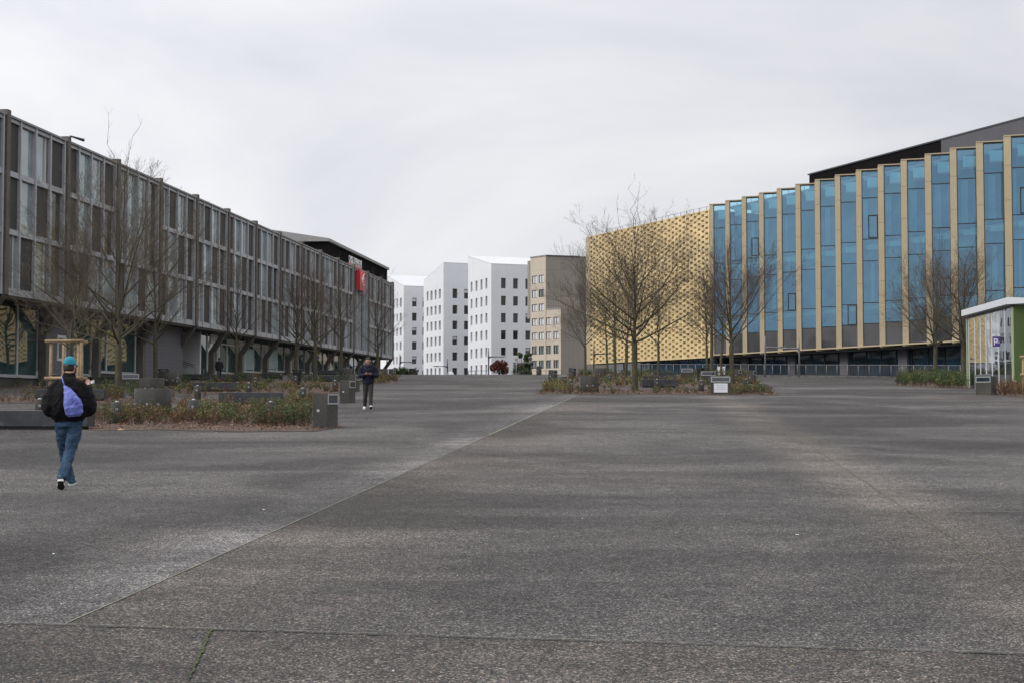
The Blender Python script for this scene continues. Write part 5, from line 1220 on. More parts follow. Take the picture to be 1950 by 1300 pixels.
# by the kiosk
pU = mulch([(1708, 733), (1770, 738), (1850, 739), (1850, 724), (1715, 724)], 10); litter(pU, 500, 8, 0.09)
shrubs(pU, 170, 19, (0.5, 1.0), [(MD, 5), (G_, 4), (YB, 1)], (70, 120), 0.09, 0.45)
pV = mulch([(1868, 751), (1905, 753), (1990, 756), (1990, 744), (1900, 744)], 11); litter(pV, 900, 9, 0.08)
shrubs(pV, 80, 20, (0.4, 0.8), [(BR, 5), (M['leaf_red'], 1), (TN, 2), (G_, 1)], (40, 80), 0.06, 0.3, stems=(7, 13))
# low hedge and shrubs beyond the crest
def bush(x, d, ytop, wpx, label, mats, n, ls, name='bush', cat='bush', ybot=716):
    rr = random.Random(int(x*7)); b = onray(x, d); H = zat(ytop, d)-b.z; W = wpx/FPX*d; root = empty(name, b, label, cat)
    mb = MB(); bag = [m for m, k in mats for _ in range(k)]; sm = MB()
    for _ in range(14):
        az = rr.uniform(0, 6.28); sp = rr.uniform(0.1, .8)*W/2; hh = H*rr.uniform(.6, .95)
        sm.tube([b, b+Vector((math.cos(az)*sp*.5, math.sin(az)*sp*.4, hh*.55)), b+Vector((math.cos(az)*sp, math.sin(az)*sp*.7, hh))], [0.05, 0.03, 0.01], M['stem'], 4)
    cen = [(Vector((rr.uniform(-.4, .4)*W, rr.uniform(-.3, .3)*W, H*rr.uniform(.35, .9))), rr.uniform(.12, .25)*W) for _ in range(14)]
    for _ in range(n):
        c, r = rr.choice(cen); v = Vector((rr.gauss(0, 1), rr.gauss(0, 1), rr.gauss(0, 1))).normalized()*r*rr.random()**.4; p = b+c+v
        if p.z > b.z+0.1: leafquad(mb, p, ls*rr.uniform(.6, 1.3), rr, rr.choice(bag))
    sm.build('stems', root); mb.build('foliage', root); return root
bush(951, 150, 687, 36, 'dark red leaved shrub left of the street lamp before the nearest white block', [(M['leaf_red'], 5), (BR, 1)], 2600, 0.20)
bush(993, 205, 665, 26, 'small green tree before the right end of the nearest white block', [(MD, 3), (G_, 3), (YB, 1)], 2200, 0.30, 'green_tree', 'tree')
bush(1007, 215, 668, 16, 'green tree half hidden by the edge of the beige block', [(MD, 2), (G_, 4)], 1500, 0.3, 'green_tree', 'tree')
bush(762, 160, 700, 26, 'low green hedge at the crest beside the last brown pier', [(MD, 2), (G_, 4)], 1500, 0.16, 'hedge', 'hedge')
bush(776, 172, 703, 22, 'low green hedge left of the small dark cabinet', [(MD, 2), (G_, 4)], 1200, 0.16, 'hedge', 'hedge')
# cabinet, shelter, sign post, fence at the crest
p = onray(785, 178); c = empty('utility_cabinet', p, 'brown utility cabinet left of the small dark figure at the crest', 'cabinet')
zt_ = zat(701, 178); mb = MB(); wq = 0.36; mb.box(p.x-wq*1.1, p.x+wq*1.1, p.y-.3, p.y+.3, p.z-0.2, zt_-0.08, mat('brown_cabinet', (0.065, 0.052, 0.045), 0.7)); mb.build('body', c, bevel=0.02)
mb = MB(); mb.box(p.x-wq*1.2, p.x+wq*1.2, p.y-.35, p.y+.35, zt_-0.077, zt_, M['mull_dark']); mb.build('lid', c); mb = MB(); mb.box(p.x-wq*.2, p.x-wq*.1, p.y-.32, p.y-.303, p.z+.4, zt_-0.2, M['mull_dark']); mb.build('door_gap', c)
p = onray(996, 215); zt_ = zat(690, 215); c = empty('bus_shelter', p, 'glass shelter with a flat dark roof under the small green tree', 'shelter')
mb = MB(); mb.box(p.x-1.5, p.x+1.6, p.y-.8, p.y+.8, zt_-.15, zt_, M['steel_dark']); mb.build('roof', c, bevel=0.03)
for dx in (-1.3, -0.3, 1.2):
    mb = MB(); mb.tube([(p.x+dx, p.y-.7, p.z), (p.x+dx, p.y-.7, zt_-.15)], .04, M['steel_dark'], 6); mb.build('post', c)
mb = MB(); mb.box(p.x-1.3, p.x+1.2, p.y+.6, p.y+.64, p.z+.2, zt_-.2, mat('shelter_glass', (0.26, 0.33, 0.33), 0.2)); mb.build('glass_pane', c)
p = onray(983, 160); zt_ = zat(681, 160); c = empty('sign_post', p, 'pale post with a small pinkish sign plate at the crest', 'sign post')
mb = MB(); mb.tube([p, (p.x, p.y, zt_)], .045, mat('pale_post', (0.42, 0.40, 0.40), 0.6), 6); mb.build('post', c)
mb = MB(); mb.box(p.x-.18, p.x+.20, p.y-.06, p.y-.03, zt_-.35, zt_-.05, mat('pink_plate', (0.42, 0.28, 0.26), 0.6)); mb.build('plate', c)
p0 = onray(975, 150); fn = empty('crest_railing', p0, 'dark low railing along the crest before the beige block', 'railing')
for a, bb in ((975, 1010), (1010, 1070), (892, 930)):
    A, B = onray(a, 150), onray(bb, 149); n = max(3, int((B-A).length/0.9)); zt_ = zat(705.5, 150)
    mb = MB(); mb.tube([(A.x, A.y, zt_), (B.x, B.y, zt_)], .022, M['steel_dark'], 4); mb.tube([(A.x, A.y, zt_-.35), (B.x, B.y, zt_-.35)], .015, M['steel_dark'], 4); mb.build('rail', fn)
    for k in range(n+1):
        q = A.lerp(B, k/n); mb = MB(); mb.tube([(q.x, q.y, q.z-.1), (q.x, q.y, zt_+.02)], .028, M['steel_dark'], 4); mb.build('post', fn)
p = onray(858, 178); c = empty('white_van', p, 'white rounded vehicle roof just showing over the crest before the middle white block', 'vehicle')
zt_ = zat(706.5, 178); mb = MB(); 
mb.loft([(p.x, p.y-1.6, zt_-.75), (p.x, p.y-1.2, zt_-.55), (p.x, p.y-.3, zt_-.42), (p.x, p.y+1.2, zt_-.42), (p.x, p.y+2.2, zt_-.6)], [.15, .32, .42, .42, .3], [.2, .38, .42, .42, .3], (1, 0, 0), M['kiosk_white'], 16); mb.build('body', c)
mb = MB(); mb.box(p.x-.22, p.x+.22, p.y-1.34, p.y-1.30, zt_-.62, zt_-.38, M['slot']); mb.build('windscreen', c)
# litter on the paving
def scrap(x, y, s, m, label, seed, nm='litter_scrap', cat='litter'):
    rr = random.Random(seed); p = gp(x, y); mb = MB(); n = 7; ring = []
    for k in range(n): a = 6.28*k/n; q = s*rr.uniform(.5, 1); ring.append(Vector((p.x+math.cos(a)*q, p.y+math.sin(a)*q*.8, p.z+rr.uniform(.008, .02))))
    top = p+Vector((0, 0, s*.55))
    for k in range(n): mb.poly([ring[k], ring[(k+1) % n], top], m)
    mb.poly(ring[::-1], m); o = mb.build(nm, None, loc=(p.x, p.y, p.z)); tag(o, label, cat)
scrap(1518, 1019, 0.022, M['white_sign'], 'small white crumpled scrap on the open paving at right', 1); scrap(230, 819, 0.11, M['leaf_tan'], 'pale dry leaf scrap on the paving edge right of the man in the cap', 2)
scrap(102, 1056, 0.018, M['white_sign'], 'tiny white speck of litter on the paving at lower left', 3); scrap(503, 971, 0.02, M['white_sign'], 'tiny white speck of litter left of the pale paving joint', 4)
scrap(161, 872, 0.05, M['bin_black'], 'small dark scrap on the paving right of the man in the cap', 5)

def freckle(n, seed):
    rr = random.Random(seed); mb = MB(); bag = [M['leaf_tan'], M['leaf_brown'], M['white_sign'], M['leaf_tan'], M['leaf_brown'], M['leaf_yellow']]
    for _ in range(n):
        y = 6.5*(11.0**(rr.random())); x = rr.uniform(-.38, .38)*y; leafquad(mb, Vector((x, y, G(y)+.008)), rr.uniform(.006, .022), rr, rr.choice(bag), True)
    tag(mb.build('scattered_crumbs'), kind='stuff')
freckle(420, 3)
# ================================================================== PEOPLE
SKIN = mat('skin', (0.44, 0.25, 0.18), 0.55, 0.08, 8, spec=0.35); HAIR = mat('dark_hair', (0.018, 0.014, 0.012), 0.7, 0.3, 20)
def bake(o, vox, smooth=0, disp=None):
    """union of the overlapping forms into one continuous surface"""
    md = o.modifiers.new('r', 'REMESH'); md.mode = 'VOXEL'; md.voxel_size = vox; md.use_smooth_shade = True
    if smooth: s = o.modifiers.new('s', 'SMOOTH'); s.iterations = smooth; s.factor = 0.5
    if disp:
        tx = bpy.data.textures.new('folds', 'CLOUDS'); tx.noise_scale = disp[1]; tx.noise_depth = 2
        d = o.modifiers.new('d', 'DISPLACE'); d.texture = tx; d.strength = disp[0]; d.mid_level = 0.5; d.texture_coords = 'LOCAL'
    dg = bpy.context.evaluated_depsgraph_get(); me = bpy.data.meshes.new_from_object(o.evaluated_get(dg)); mats_ = list(o.data.materials)
    o.modifiers.clear(); o.data = me; me.materials.clear()
    for m in mats_: me.materials.append(m)
    for p in me.polygons: p.use_smooth = True
    return o
V3 = Vector
def limb(mb, pts, rad, m, flat=1.0, side=(1, 0, 0), n=14):
    """tapering limb through joints, rings added between them"""
    P_, R_ = [], []
    for i in range(len(pts)-1):
        for k in range(4):
            t = k/4; P_.append(V3(pts[i]).lerp(V3(pts[i+1]), t)); R_.append(rad[i]+(rad[i+1]-rad[i])*t)
    P_.append(V3(pts[-1])); R_.append(rad[-1])
    # round the joints
    Q = [P_[0]]+[(P_[i-1]+P_[i]*2+P_[i+1])/4 for i in range(1, len(P_)-1)]+[P_[-1]]
    mb.loft(Q, R_, [r*flat for r in R_], side, m, n)
def hand(mb, wrist, dirv, palmn, m, curl=0.9, s=1.0, mirror=1):
    """palm and five fingers: dirv along the hand, palmn out of the palm"""
    d = V3(dirv).normalized(); n = V3(palmn); n = (n-d*n.dot(d)).normalized(); a = d.cross(n)*mirror; w = V3(wrist)
    mb.loft([w, w+d*.03*s, w+d*.06*s, w+d*.09*s], [.026*s, .034*s, .040*s, .038*s], [.020*s, .017*s, .015*s, .012*s], a, m, 10)
    for i, (off, L) in enumerate(((-.030, .066), (-.010, .076), (.010, .070), (.028, .054))):
        p = w+d*.085*s+a*off*s; pts = [p]; dd = d.copy(); c = curl*(0.85+0.1*i)
        for k, sg in enumerate((.42, .32, .26)):
            dd = (dd*math.cos(c*.75)+n*math.sin(c*.75)).normalized(); pts.append(pts[-1]+dd*L*sg*s)
            nn = (n*math.cos(c*.75)-d*0).normalized()
        mb.loft(pts, [.0092*s, .0088*s, .008*s, .0062*s], [.0092*s, .0088*s, .008*s, .0062*s], a, m, 8)
    p = w+d*.03*s-a*.028*s; t1 = p+(d*.6-a*.6+n*.4).normalized()*.034*s; t2 = t1+(d*.85-a*.1+n*.45).normalized()*.030*s
    mb.loft([p, t1, t2], [.013*s, .011*s, .008*s], [.013*s, .011*s, .008*s], n, m, 8)
def head(mb, c, yaw, pitch, m, s=1.0):
    """c = centre of the skull; yaw 0 looks along +y; pitch down positive"""
    R = Matrix.Rotation(yaw, 3, 'Z') @ Matrix.Rotation(-pitch, 3, 'X')
    def q(x, y, z): return V3(c)+R@V3((x*s, y*s, z*s))
    sd = R@V3((1, 0, 0))
    zs = [(-.125, .028, .030, .050), (-.112, .042, .048, .040), (-.085, .056, .066, .022), (-.05, .066, .078, .010), (-.01, .073, .090, .0), (.03, .077, .098, -.006), (.065, .075, .096, -.010), (.095, .060, .078, -.012), (.115, .036, .048, -.012), (.122, .010, .014, -.012)]
    mb.loft([q(0, y, z) for z, a, b, y in zs], [a*s for z, a, b, y in zs], [b*s for z, a, b, y in zs], sd, m, 18)
    mb.loft([q(0, .086, .012), q(0, .100, -.012), q(0, .112, -.034), q(0, .094, -.044)], [.008*s, .011*s, .016*s, .010*s], [.008*s, .010*s, .012*s, .008*s], sd, m, 8)      # nose
    for k in (-1, 1):
        mb.loft([q(.072*k, -.006, .030), q(.083*k, -.012, .010), q(.080*k, -.008, -.020), q(.070*k, .0, -.034)], [.006*s]*4, [.010*s, .018*s, .015*s, .006*s], sd, m, 8)   # ears
        mb.loft([q(.016*k, .088, .020), q(.034*k, .086, .024), q(.052*k, .074, .018)], [.006*s]*3, [.007*s]*3, R@V3((0, 0, 1)), m, 6)     # brows
    mb.loft([q(-.026, .086, -.070), q(0, .096, -.069), q(.026, .086, -.070)], [.005*s, .008*s, .005*s], [.007*s, .009*s, .007*s], R@V3((0, 0, 1)), m, 6)   # lips
    return q, R, sd
def place(o, base, rz):
    o.location = base; o.rotation_euler = (0, 0, rz)

# ---- man in the turquoise cap, seen from behind, walking away
b = onray(131.5, 18.9); man = empty('person', b, 'man in a turquoise cap, black jacket and blue jeans walking away at left', 'person', rz=0.302, local=True)
mb = MB()
hc = (0.005, .06, 1.60)
q, R, sd = head(mb, hc, -0.45, 0.12, SKIN)
mb.loft([(0, -.005, 1.36), (0, .01, 1.45), (0, .035, 1.52)], [.075, .060, .058], [.07, .060, .062], (1, 0, 0), SKIN)
mb.loft([(0, 0, .92), (0, 0, 1.10), (0, -.01, 1.28), (0, -.01, 1.37)], [.14, .14, .15, .09], [.10, .10, .11, .09], (1, 0, 0), SKIN)
hips = {1: V3((.095, 0, .90)), -1: V3((-.095, 0, .90))}
kn = {1: V3((.025, -.03, .475)), -1: V3((-.055, .16, .475))}; an = {1: V3((-.075, -.40, .155)), -1: V3((.035, .36, .085))}
for k in (1, -1): limb(mb, [hips[k], kn[k], an[k]], [.062, .038, .028], SKIN)
el = {1: V3((.27, -.02, 1.12)), -1: V3((-.27, -.02, 1.11))}; sh = {1: V3((.13, -.01, 1.33)), -1: V3((-.13, -.01, 1.33))}; wr = {1: V3((.245, .26, 1.345)), -1: V3((-.13, .20, 1.08))}
for k in (1, -1): limb(mb, [sh[k], el[k], wr[k]], [.042, .036, .026], SKIN)
hand(mb, wr[1], (.10, .9, .45), (-.6, -.2, .4), SKIN, .75, 1.0, -1); hand(mb, wr[-1], (.8, .6, .1), (0, -.5, -.5), SKIN, .9)
bake(mb.build('body', man), .0065, 2)
# jacket
JK = mat('black_padded_jacket', (0.0065, 0.0065, 0.0075), 0.8, 0.35, 6, 0.5, 9, spec=0.15)
mb = MB()
mb.loft([(0, .0, .885), (0, 0, .91), (0, -.005, .97), (0, -.02, 1.08), (0, -.02, 1.20), (0, -.015, 1.30), (0, -.01, 1.38), (0, .0, 1.45)], [.165, .205, .262, .285, .255, .212, .158, .092], [.125, .150, .175, .180, .160, .142, .118, .085], (1, 0, 0), JK, 24)
mb.loft([(0, .0, 1.40), (0, .012, 1.46), (0, .022, 1.515)], [.100, .086, .080], [.085, .080, .076], (1, 0, 0), JK, 20)
for k in (1, -1):
    limb(mb, [V3((.10*k, 0, 1.395)), V3((.185*k, -.005, 1.335)), V3((.238*k, -.015, 1.21)), V3((.258*k, -.02, 1.07))], [.052, .064, .082, .092], JK)
limb(mb, [V3((.27, 0, 1.12)), V3((.27, .12, 1.18)), wr[1]], [.082, .070, .045], JK)
limb(mb, [V3((-.27, 0, 1.12)), V3((-.24, .12, 1.08)), wr[-1]], [.082, .072, .05], JK)
limb(mb, [V3((.24, -.02, 1.22)), V3((.262, -.03, 1.05)), V3((.19, -.02, .955))], [.08, .098, .06], JK); limb(mb, [V3((-.24, -.02, 1.22)), V3((-.262, -.03, 1.05)), V3((-.19, -.02, .955))], [.08, .098, .06], JK)
bake(mb.build('jacket', man), .009, 4, (.048, .10))
mb = MB(); mb.loft([(0, 0, .872), (0, 0, .912)], [.182, .190], [.135, .142], (1, 0, 0), JK, 24); bake(mb.build('jacket_hem', man), .008, 2)
# jeans
JN = mat('faded_blue_jeans', (0.036, 0.068, 0.118), 0.85, 0.40, 4, 0.35, 60, spec=0.2, var2=0.25, scale2=5, stain_or_crease=((0.075, 0.12, 0.175), 3, 0.58))
mb = MB()
mb.loft([(0, 0, .80), (0, 0, .86), (0, 0, .93)], [.155, .162, .155], [.115, .122, .115], (1, 0, 0), JN, 20)
limb(mb, [V3((.082, -.005, .88)), V3((.072, -.02, .72)), kn[1]+V3((.0, 0, .0)), kn[1].lerp(an[1], .5), an[1]+V3((0, .0, -.02))], [.102, .096, .074, .066, .060], JN)
limb(mb, [V3((-.082, .0, .88)), V3((-.072, .06, .72)), kn[-1], kn[-1].lerp(an[-1], .5), an[-1]+V3((0, 0, -.01))], [.102, .094, .072, .066, .062], JN)
bake(mb.build('jeans', man), .008, 2, (.034, .06))
SHT = mat('teal_running_shoe', (0.02, 0.085, 0.115), 0.6, 0.2, 8); SHW = mat('white_shoe_sole', (0.60, 0.60, 0.58), 0.7, 0.08, 10); SHD = mat('black_shoe_tread', (0.02, 0.02, 0.02), 0.8)
def shoe(parent, heel, toe, up, upper, sole, tread=None, name='shoe'):
    h, t, u = V3(heel), V3(toe), V3(up).normalized(); d = (t-h); L = d.length; d.normalize(); u = (u-d*u.dot(d)).normalized(); a = d.cross(u)
    mb = MB(); pts = [h+d*(L*f)+u*z for f, z in ((-.01, .045), (.06, .055), (.25, .06), (.45, .055), (.65, .042), (.85, .034), (.98, .028))]
    mb.loft(pts, [.020, .036, .040, .044, .047, .042, .018], [.030, .046, .048, .040, .030, .024, .014], a, upper, 14)
    mb.loft([h+d*.05+u*.06, h+d*.045+u*.115], [.036, .038], [.040, .044], a, upper, 12)
    o = bake(mb.build(name, parent), .006, 1)
    mb = MB(); ring = [(-.015, .018), (.0, .034), (.12, .040), (.35, .038), (.6, .048), (.8, .046), (.95, .030), (1.02, .012)]
    L1 = [h+d*(L*f)+a*w for f, w in ring]; L2 = [h+d*(L*f)-a*w for f, w in ring]
    low = L1+L2[::-1]; hi = [p+u*.030 for p in low]
    n = len(low)
    for i in range(n): j = (i+1) % n; mb.poly([low[i], low[j], hi[j], hi[i]], sole)
    mb.poly(hi, sole); mb.poly(low[::-1], tread or sole)
    so_ = mb.build('sole', o); return o
shoe(man, an[1]+V3((-.015, -.075, -.045)), an[1]+V3((-.005, .10, -.165)), (0, .65, .75), SHT, SHW, SHD); shoe(man, an[-1]+V3((0, -.055, -.085)), an[-1]+V3((.05, .20, -.065)), (0, -.05, 1), SHT, SHW)
# cap and hair
CP = mat('turquoise_cap_cloth', (0.010, 0.215, 0.300), 0.75, 0.12, 12)
def capq(x, y, z): return V3(hc)+R@V3((x, y, z))
mb = MB(); zs = [(.015, .083, .104), (.045, .085, .106), (.085, .078, .098), (.115, .058, .076), (.136, .028, .038), (.142, .008, .010)]
mb.loft([capq(0, -.006, z) for z, a_, b_ in zs], [a_ for z, a_, b_ in zs], [b_ for z, a_, b_ in zs], sd, CP, 20)
mb.loft([capq(0, .070, .038), capq(0, .12, .036), capq(0, .165, .026)], [.070, .066, .035], [.012, .008, .006], sd, CP, 14)
bake(mb.build('cap', man), .006, 1)
mb = MB(); mb.loft([capq(0, -.105, .02), capq(.05, -.095, .018), capq(.082, -.02, .028)], [.004]*3, [.009]*3, R@V3((0,0,1)), mat('dark_cap_band', (0.01, 0.03, 0.05), 0.8), 8); mb.build('cap_band', man)
mb = MB(); zs = [(-.070, .050, .050, -.042), (-.045, .066, .064, -.034), (-.01, .076, .074, -.026), (.025, .080, .082, -.020)]
mb.loft([capq(0, y, z) for z, a_, b_, y in zs], [a_ for z, a_, b_, y in zs], [b_ for z, a_, b_, y in zs], sd, HAIR, 18); bake(mb.build('hair', man), .007, 1)
# drawstring bag hanging on his back (a thing of its own)
BG = mat('periwinkle_nylon', (0.150, 0.180, 0.52), 0.5, 0.20, 7, 0.6, 14, spec=0.4, stain_or_crease=((0.075, 0.085, 0.34), 6, 0.56))  # darker blue patches paint crease shade into the nylon
bag = empty('drawstring_bag', b, 'periwinkle blue drawstring bag on the back of the man in the cap', 'bag', rz=0.302, local=True)
mb = MB(); mb.loft([(.072, -.215, .955), (.070, -.235, .985), (.060, -.245, 1.06), (.040, -.24, 1.14), (.010, -.225, 1.22), (-.030, -.205, 1.30), (-.062, -.185, 1.355)], [.080, .115, .122, .112, .078, .040, .014], [.035, .060, .068, .066, .048, .026, .012], (1, 0, .12), BG, 22)
bake(mb.build('sack', bag), .007, 2, (.028, .07))
mb = MB(); mb.tube([(-.060, -.188, 1.35), (-.080, -.168, 1.41), (-.095, -.10, 1.468), (-.095, -.04, 1.485)], [.009, .008, .007, .006], BG, 6); mb.tube([(-.062, -.19, 1.36), (-.055, -.245, 1.20), (-.04, -.262, 1.04), (-.01, -.25, .97)], .005, BG, 6); mb.build('cord', bag)
wp = b+Matrix.Rotation(0.302, 3, 'Z')@V3((wr[1].x+.03, wr[1].y+.10, wr[1].z+.05)); pc = empty('paper_wrapper', wp, 'small white paper wrapper in the raised right hand of the man in the cap', 'wrapper', local=True)
mb = MB(); mb.hexa([(-.03, -.04, -.02), (.04, -.05, -.01), (.05, .02, .0), (-.02, .03, -.01), (-.015, -.045, .015), (.055, -.04, .04), (.05, .02, .045), (-.02, .03, .02)], M['paper']); mb.build('sheet', pc)

# ---- man looking at his phone, walking towards the viewer
b2 = onray(701, 47.2); m2 = empty('person', b2, 'bearded man in a navy hooded jacket and white shoes looking down at his phone', 'person', rz=math.pi+0.10, local=True)
mb = MB(); hc = (0, .075, 1.585); q, R, sd = head(mb, hc, 0.0, 0.62, SKIN)
mb.loft([(0, -.005, 1.36), (0, .015, 1.44), (0, .04, 1.51)], [.075, .062, .058], [.07, .060, .062], (1, 0, 0), SKIN)
mb.loft([(0, 0, .92), (0, 0, 1.10), (0, -.01, 1.28), (0, -.01, 1.37)], [.14, .14, .15, .09], [.10, .10, .11, .09], (1, 0, 0), SKIN)
kn = {1: V3((.085, .02, .48)), -1: V3((-.09, .12, .49))}; an = {1: V3((.11, -.10, .09)), -1: V3((-.085, .22, .12))}
for k in (1, -1): limb(mb, [V3((.09*k, 0, .90)), kn[k], an[k]], [.062, .038, .028], SKIN)
el = {k: V3((.275*k, .02, 1.10)) for k in (1, -1)}; sh = {k: V3((.185*k, -.01, 1.39)) for k in (1, -1)}; wr = {k: V3((.075*k, .27, 1.165)) for k in (1, -1)}
for k in (1, -1): limb(mb, [sh[k], el[k], wr[k]], [.052, .042, .028], SKIN)
hand(mb, wr[1], (-.45, .55, .25), (-.5, .1, .6), SKIN, 1.0, 1.0, 1); hand(mb, wr[-1], (.45, .55, .25), (.5, .1, .6), SKIN, 1.0, 1.0, -1)
bake(mb.build('body', m2), .0065, 2)
NV = mat('navy_hooded_jacket', (0.010, 0.011, 0.028), 0.75, 0.3, 6, 0.5, 10, spec=0.25)
mb = MB()
mb.loft([(0, 0, .83), (0, 0, .86), (0, 0, .97), (0, -.0, 1.10), (0, -.005, 1.22), (0, -.01, 1.33), (0, -.01, 1.41), (0, .0, 1.455)], [.175, .188, .192, .198, .208, .215, .18, .10], [.13, .142, .145, .142, .145, .145, .12, .085], (1, 0, 0), NV, 24)
for k in (1, -1): limb(mb, [sh[k]+V3((-.04*k, 0, -.01)), sh[k]+V3((.04*k, 0, -.03)), el[k], el[k].lerp(wr[k], .5)+V3((0, 0, -.01)), wr[k]+V3((0, -.02, 0))], [.088, .088, .082, .070, .050], NV)
bake(mb.build('jacket', m2), .009, 3, (.024, .10))
mb = MB(); mb.loft([(0, -.06, 1.40), (0, -.075, 1.46), (0, -.085, 1.51), (0, -.07, 1.545)], [.135, .130, .105, .06], [.075, .075, .06, .03], (1, 0, 0), NV, 18)
for k in (1, -1): mb.loft([(.10*k, -.07, 1.45), (.105*k, .0, 1.46), (.075*k, .07, 1.435), (.015*k, .10, 1.40)], [.035, .034, .032, .026], [.050, .050, .045, .035], (0, 0, 1), NV, 10)
bake(mb.build('hood', m2), .009, 2)
TR = mat('dark_olive_trousers', (0.024, 0.025, 0.021), 0.85, 0.3, 6, 0.3, 30)
mb = MB(); mb.loft([(0, 0, .79), (0, 0, .85), (0, 0, .93)], [.150, .160, .15], [.115, .12, .11], (1, 0, 0), TR, 20)
for k in (1, -1): limb(mb, [V3((.083*k, 0, .87)), V3((.084*k, .012 if k > 0 else .055, .70)), kn[k], kn[k].lerp(an[k], .5), an[k]+V3((0, 0, -.0))], [.098, .092, .074, .066, .058], TR)
bake(mb.build('trousers', m2), .008, 2, (.018, .06))
SW = mat('white_trainer', (0.68, 0.68, 0.68), 0.6, 0.05, 8)
shoe(m2, an[1]+V3((0, -.06, -.085)), an[1]+V3((.02, .19, -.09)), (0, 0, 1), SW, SW); shoe(m2, an[-1]+V3((0, -.06, -.115)), an[-1]+V3((-.015, .185, -.03)), (0, -.35, 1), SW, SW, SHD)
def hq(x, y, z): return V3(hc)+R@V3((x, y, z))
mb = MB(); zs = [(.045, .079, .086, -.026), (.07, .078, .094, -.016), (.098, .064, .080, -.010), (.120, .040, .052, -.012), (.130, .012, .016, -.012)]
mb.loft([hq(0, y, z) for z, a_, b_, y in zs], [a_ for z, a_, b_, y in zs], [b_ for z, a_, b_, y in zs], sd, HAIR, 18); mb.loft([hq(0, -.05, -.03), hq(0, -.045, .03), hq(0, -.03, .07)], [.060, .072, .074], [.046, .055, .06], sd, HAIR, 16)
bake(mb.build('hair', m2), .007, 1)
BD = mat('brown_beard', (0.050, 0.026, 0.016), 0.85, 0.3, 30)
mb = MB(); mb.loft([hq(0, .055, -.138), hq(0, .047, -.118), hq(0, .035, -.090), hq(0, .030, -.068)], [.026, .046, .060, .064], [.026, .046, .060, .054], sd, BD, 14); bake(mb.build('beard', m2), .006, 1)
ph = empty('phone', b2, 'dark phone held in both hands by the bearded man', 'phone', rz=math.pi+0.10, local=True)
mb = MB(); mb.hexa([(-.038, .325, 1.175), (.038, .325, 1.175), (.038, .318, 1.183), (-.038, .318, 1.183), (-.038, .40, 1.29), (.038, .40, 1.29), (.038, .392, 1.296), (-.038, .392, 1.296)], M['bin_black']); mb.build('case', ph)

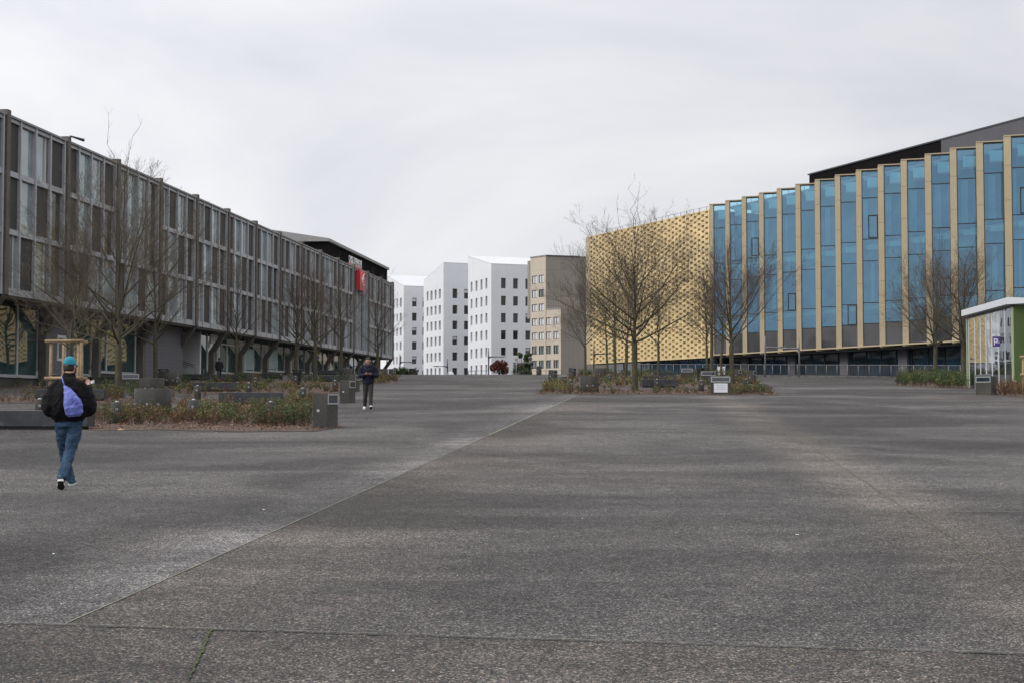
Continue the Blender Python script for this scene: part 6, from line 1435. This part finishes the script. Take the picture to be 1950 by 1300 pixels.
# ---- far walkers
def far_person(x, d, rz, label, coat, legs, hood=False, s=1.0):
    bb = onray(x, d); r = empty('person', bb, label, 'person', rz=rz, local=True)
    mb = MB(); head(mb, (0, .02, 1.56*s), 0, 0.1, SKIN); mb.loft([(0, 0, .9), (0, 0, 1.3), (0, 0, 1.5*s)], [.12, .15, .055], [.09, .1, .055], (1, 0, 0), SKIN)
    for k in (1, -1):
        limb(mb, [V3((.09*k, 0, .88)), V3((.09*k, .10*k, .48)), V3((.09*k, .05*k-.08, .06))], [.08, .05, .04], SKIN); limb(mb, [V3((.17*k, 0, 1.36)), V3((.25*k, -.02, 1.10)), V3((.23*k, .08, .88))], [.05, .04, .028], SKIN)
        hand(mb, V3((.23*k, .08, .88)), (0, .3, -1), (-k, 0, 0), SKIN, .5)
    bake(mb.build('body', r), .010, 1)
    mb = MB(); mb.loft([(0, 0, .70), (0, 0, .90), (0, 0, 1.15), (0, 0, 1.34), (0, 0, 1.45)], [.25, .24, .22, .21, .09], [.17, .17, .15, .14, .08], (1, 0, 0), coat, 18)
    for k in (1, -1): limb(mb, [V3((.16*k, 0, 1.37)), V3((.26*k, -.02, 1.10)), V3((.24*k, .07, .90))], [.08, .075, .055], coat)
    bake(mb.build('coat', r), .014, 2)
    mb = MB()
    for k in (1, -1): limb(mb, [V3((.09*k, 0, .86)), V3((.09*k, .10*k, .48)), V3((.09*k, .05*k-.08, .09))], [.10, .07, .055], legs); mb.loft([V3((.09*k, .05*k-.14, .04)), V3((.09*k, .05*k+.02, .045)), V3((.09*k, .05*k+.12, .03))], [.04, .045, .03], [.04, .045, .025], (1, 0, 0), legs, 10)
    bake(mb.build('trousers', r), .012, 1)
    mb = MB(); mb.loft([(0, -.02, 1.50*s), (0, -.02, 1.57*s), (0, -.01, 1.64*s), (0, -.01, 1.695*s)], [.07, .092, .085, .03], [.07, .092, .095, .03], (1, 0, 0), HAIR, 14); bake(mb.build('hair', r), .010, 1)
    return r
COAT = mat('black_winter_coat', (0.010, 0.010, 0.013), 0.85, 0.2, 6)
far_person(417, 107, 0.2, 'person in a long black coat walking past the entrance doors at left', COAT, TR)
p = onray(793.5, 146); sc = empty('parked_scooter', p, 'small dark parked scooter with a round mirror at the crest before the leftmost white block', 'scooter')
mb = MB(); mb.loft([(p.x-.22, p.y-.5, p.z+.42), (p.x-.1, p.y-.2, p.z+.36), (p.x+.05, p.y+.3, p.z+.42), (p.x+.08, p.y+.7, p.z+.40)], [.10, .17, .17, .08], [.12, .14, .16, .08], (1, 0, 0), M['bin_black'], 12); mb.build('body', sc)
mb = MB(); mb.tube([(p.x-.1, p.y-.5, p.z+.4), (p.x-.06, p.y-.45, p.z+.66)], .025, M['bin_black'], 6); mb.loft([(p.x-.06, p.y-.50, p.z+.68), (p.x-.06, p.y-.47, p.z+.69), (p.x-.06, p.y-.44, p.z+.68)], [.04, .07, .04], [.04, .07, .04], (1, 0, 0), M['bin_black'], 12); mb.build('mirror', sc)
for dy in (-.55, .55):
    mb = MB(); mb.tube([(p.x-.06, p.y+dy, p.z+.2), (p.x+.06, p.y+dy, p.z+.2)], .2, M['bin_black'], 14); mb.build('wheel', sc)

# ------------------------------------------------------------------ tidy
for o in bpy.data.objects:
    if '_local' in o: del o['_local']
for o in bpy.data.objects:
    if 'label' in o and not (4 <= len(o['label'].split()) <= 16): print('LABEL', len(o['label'].split()), o['label'])
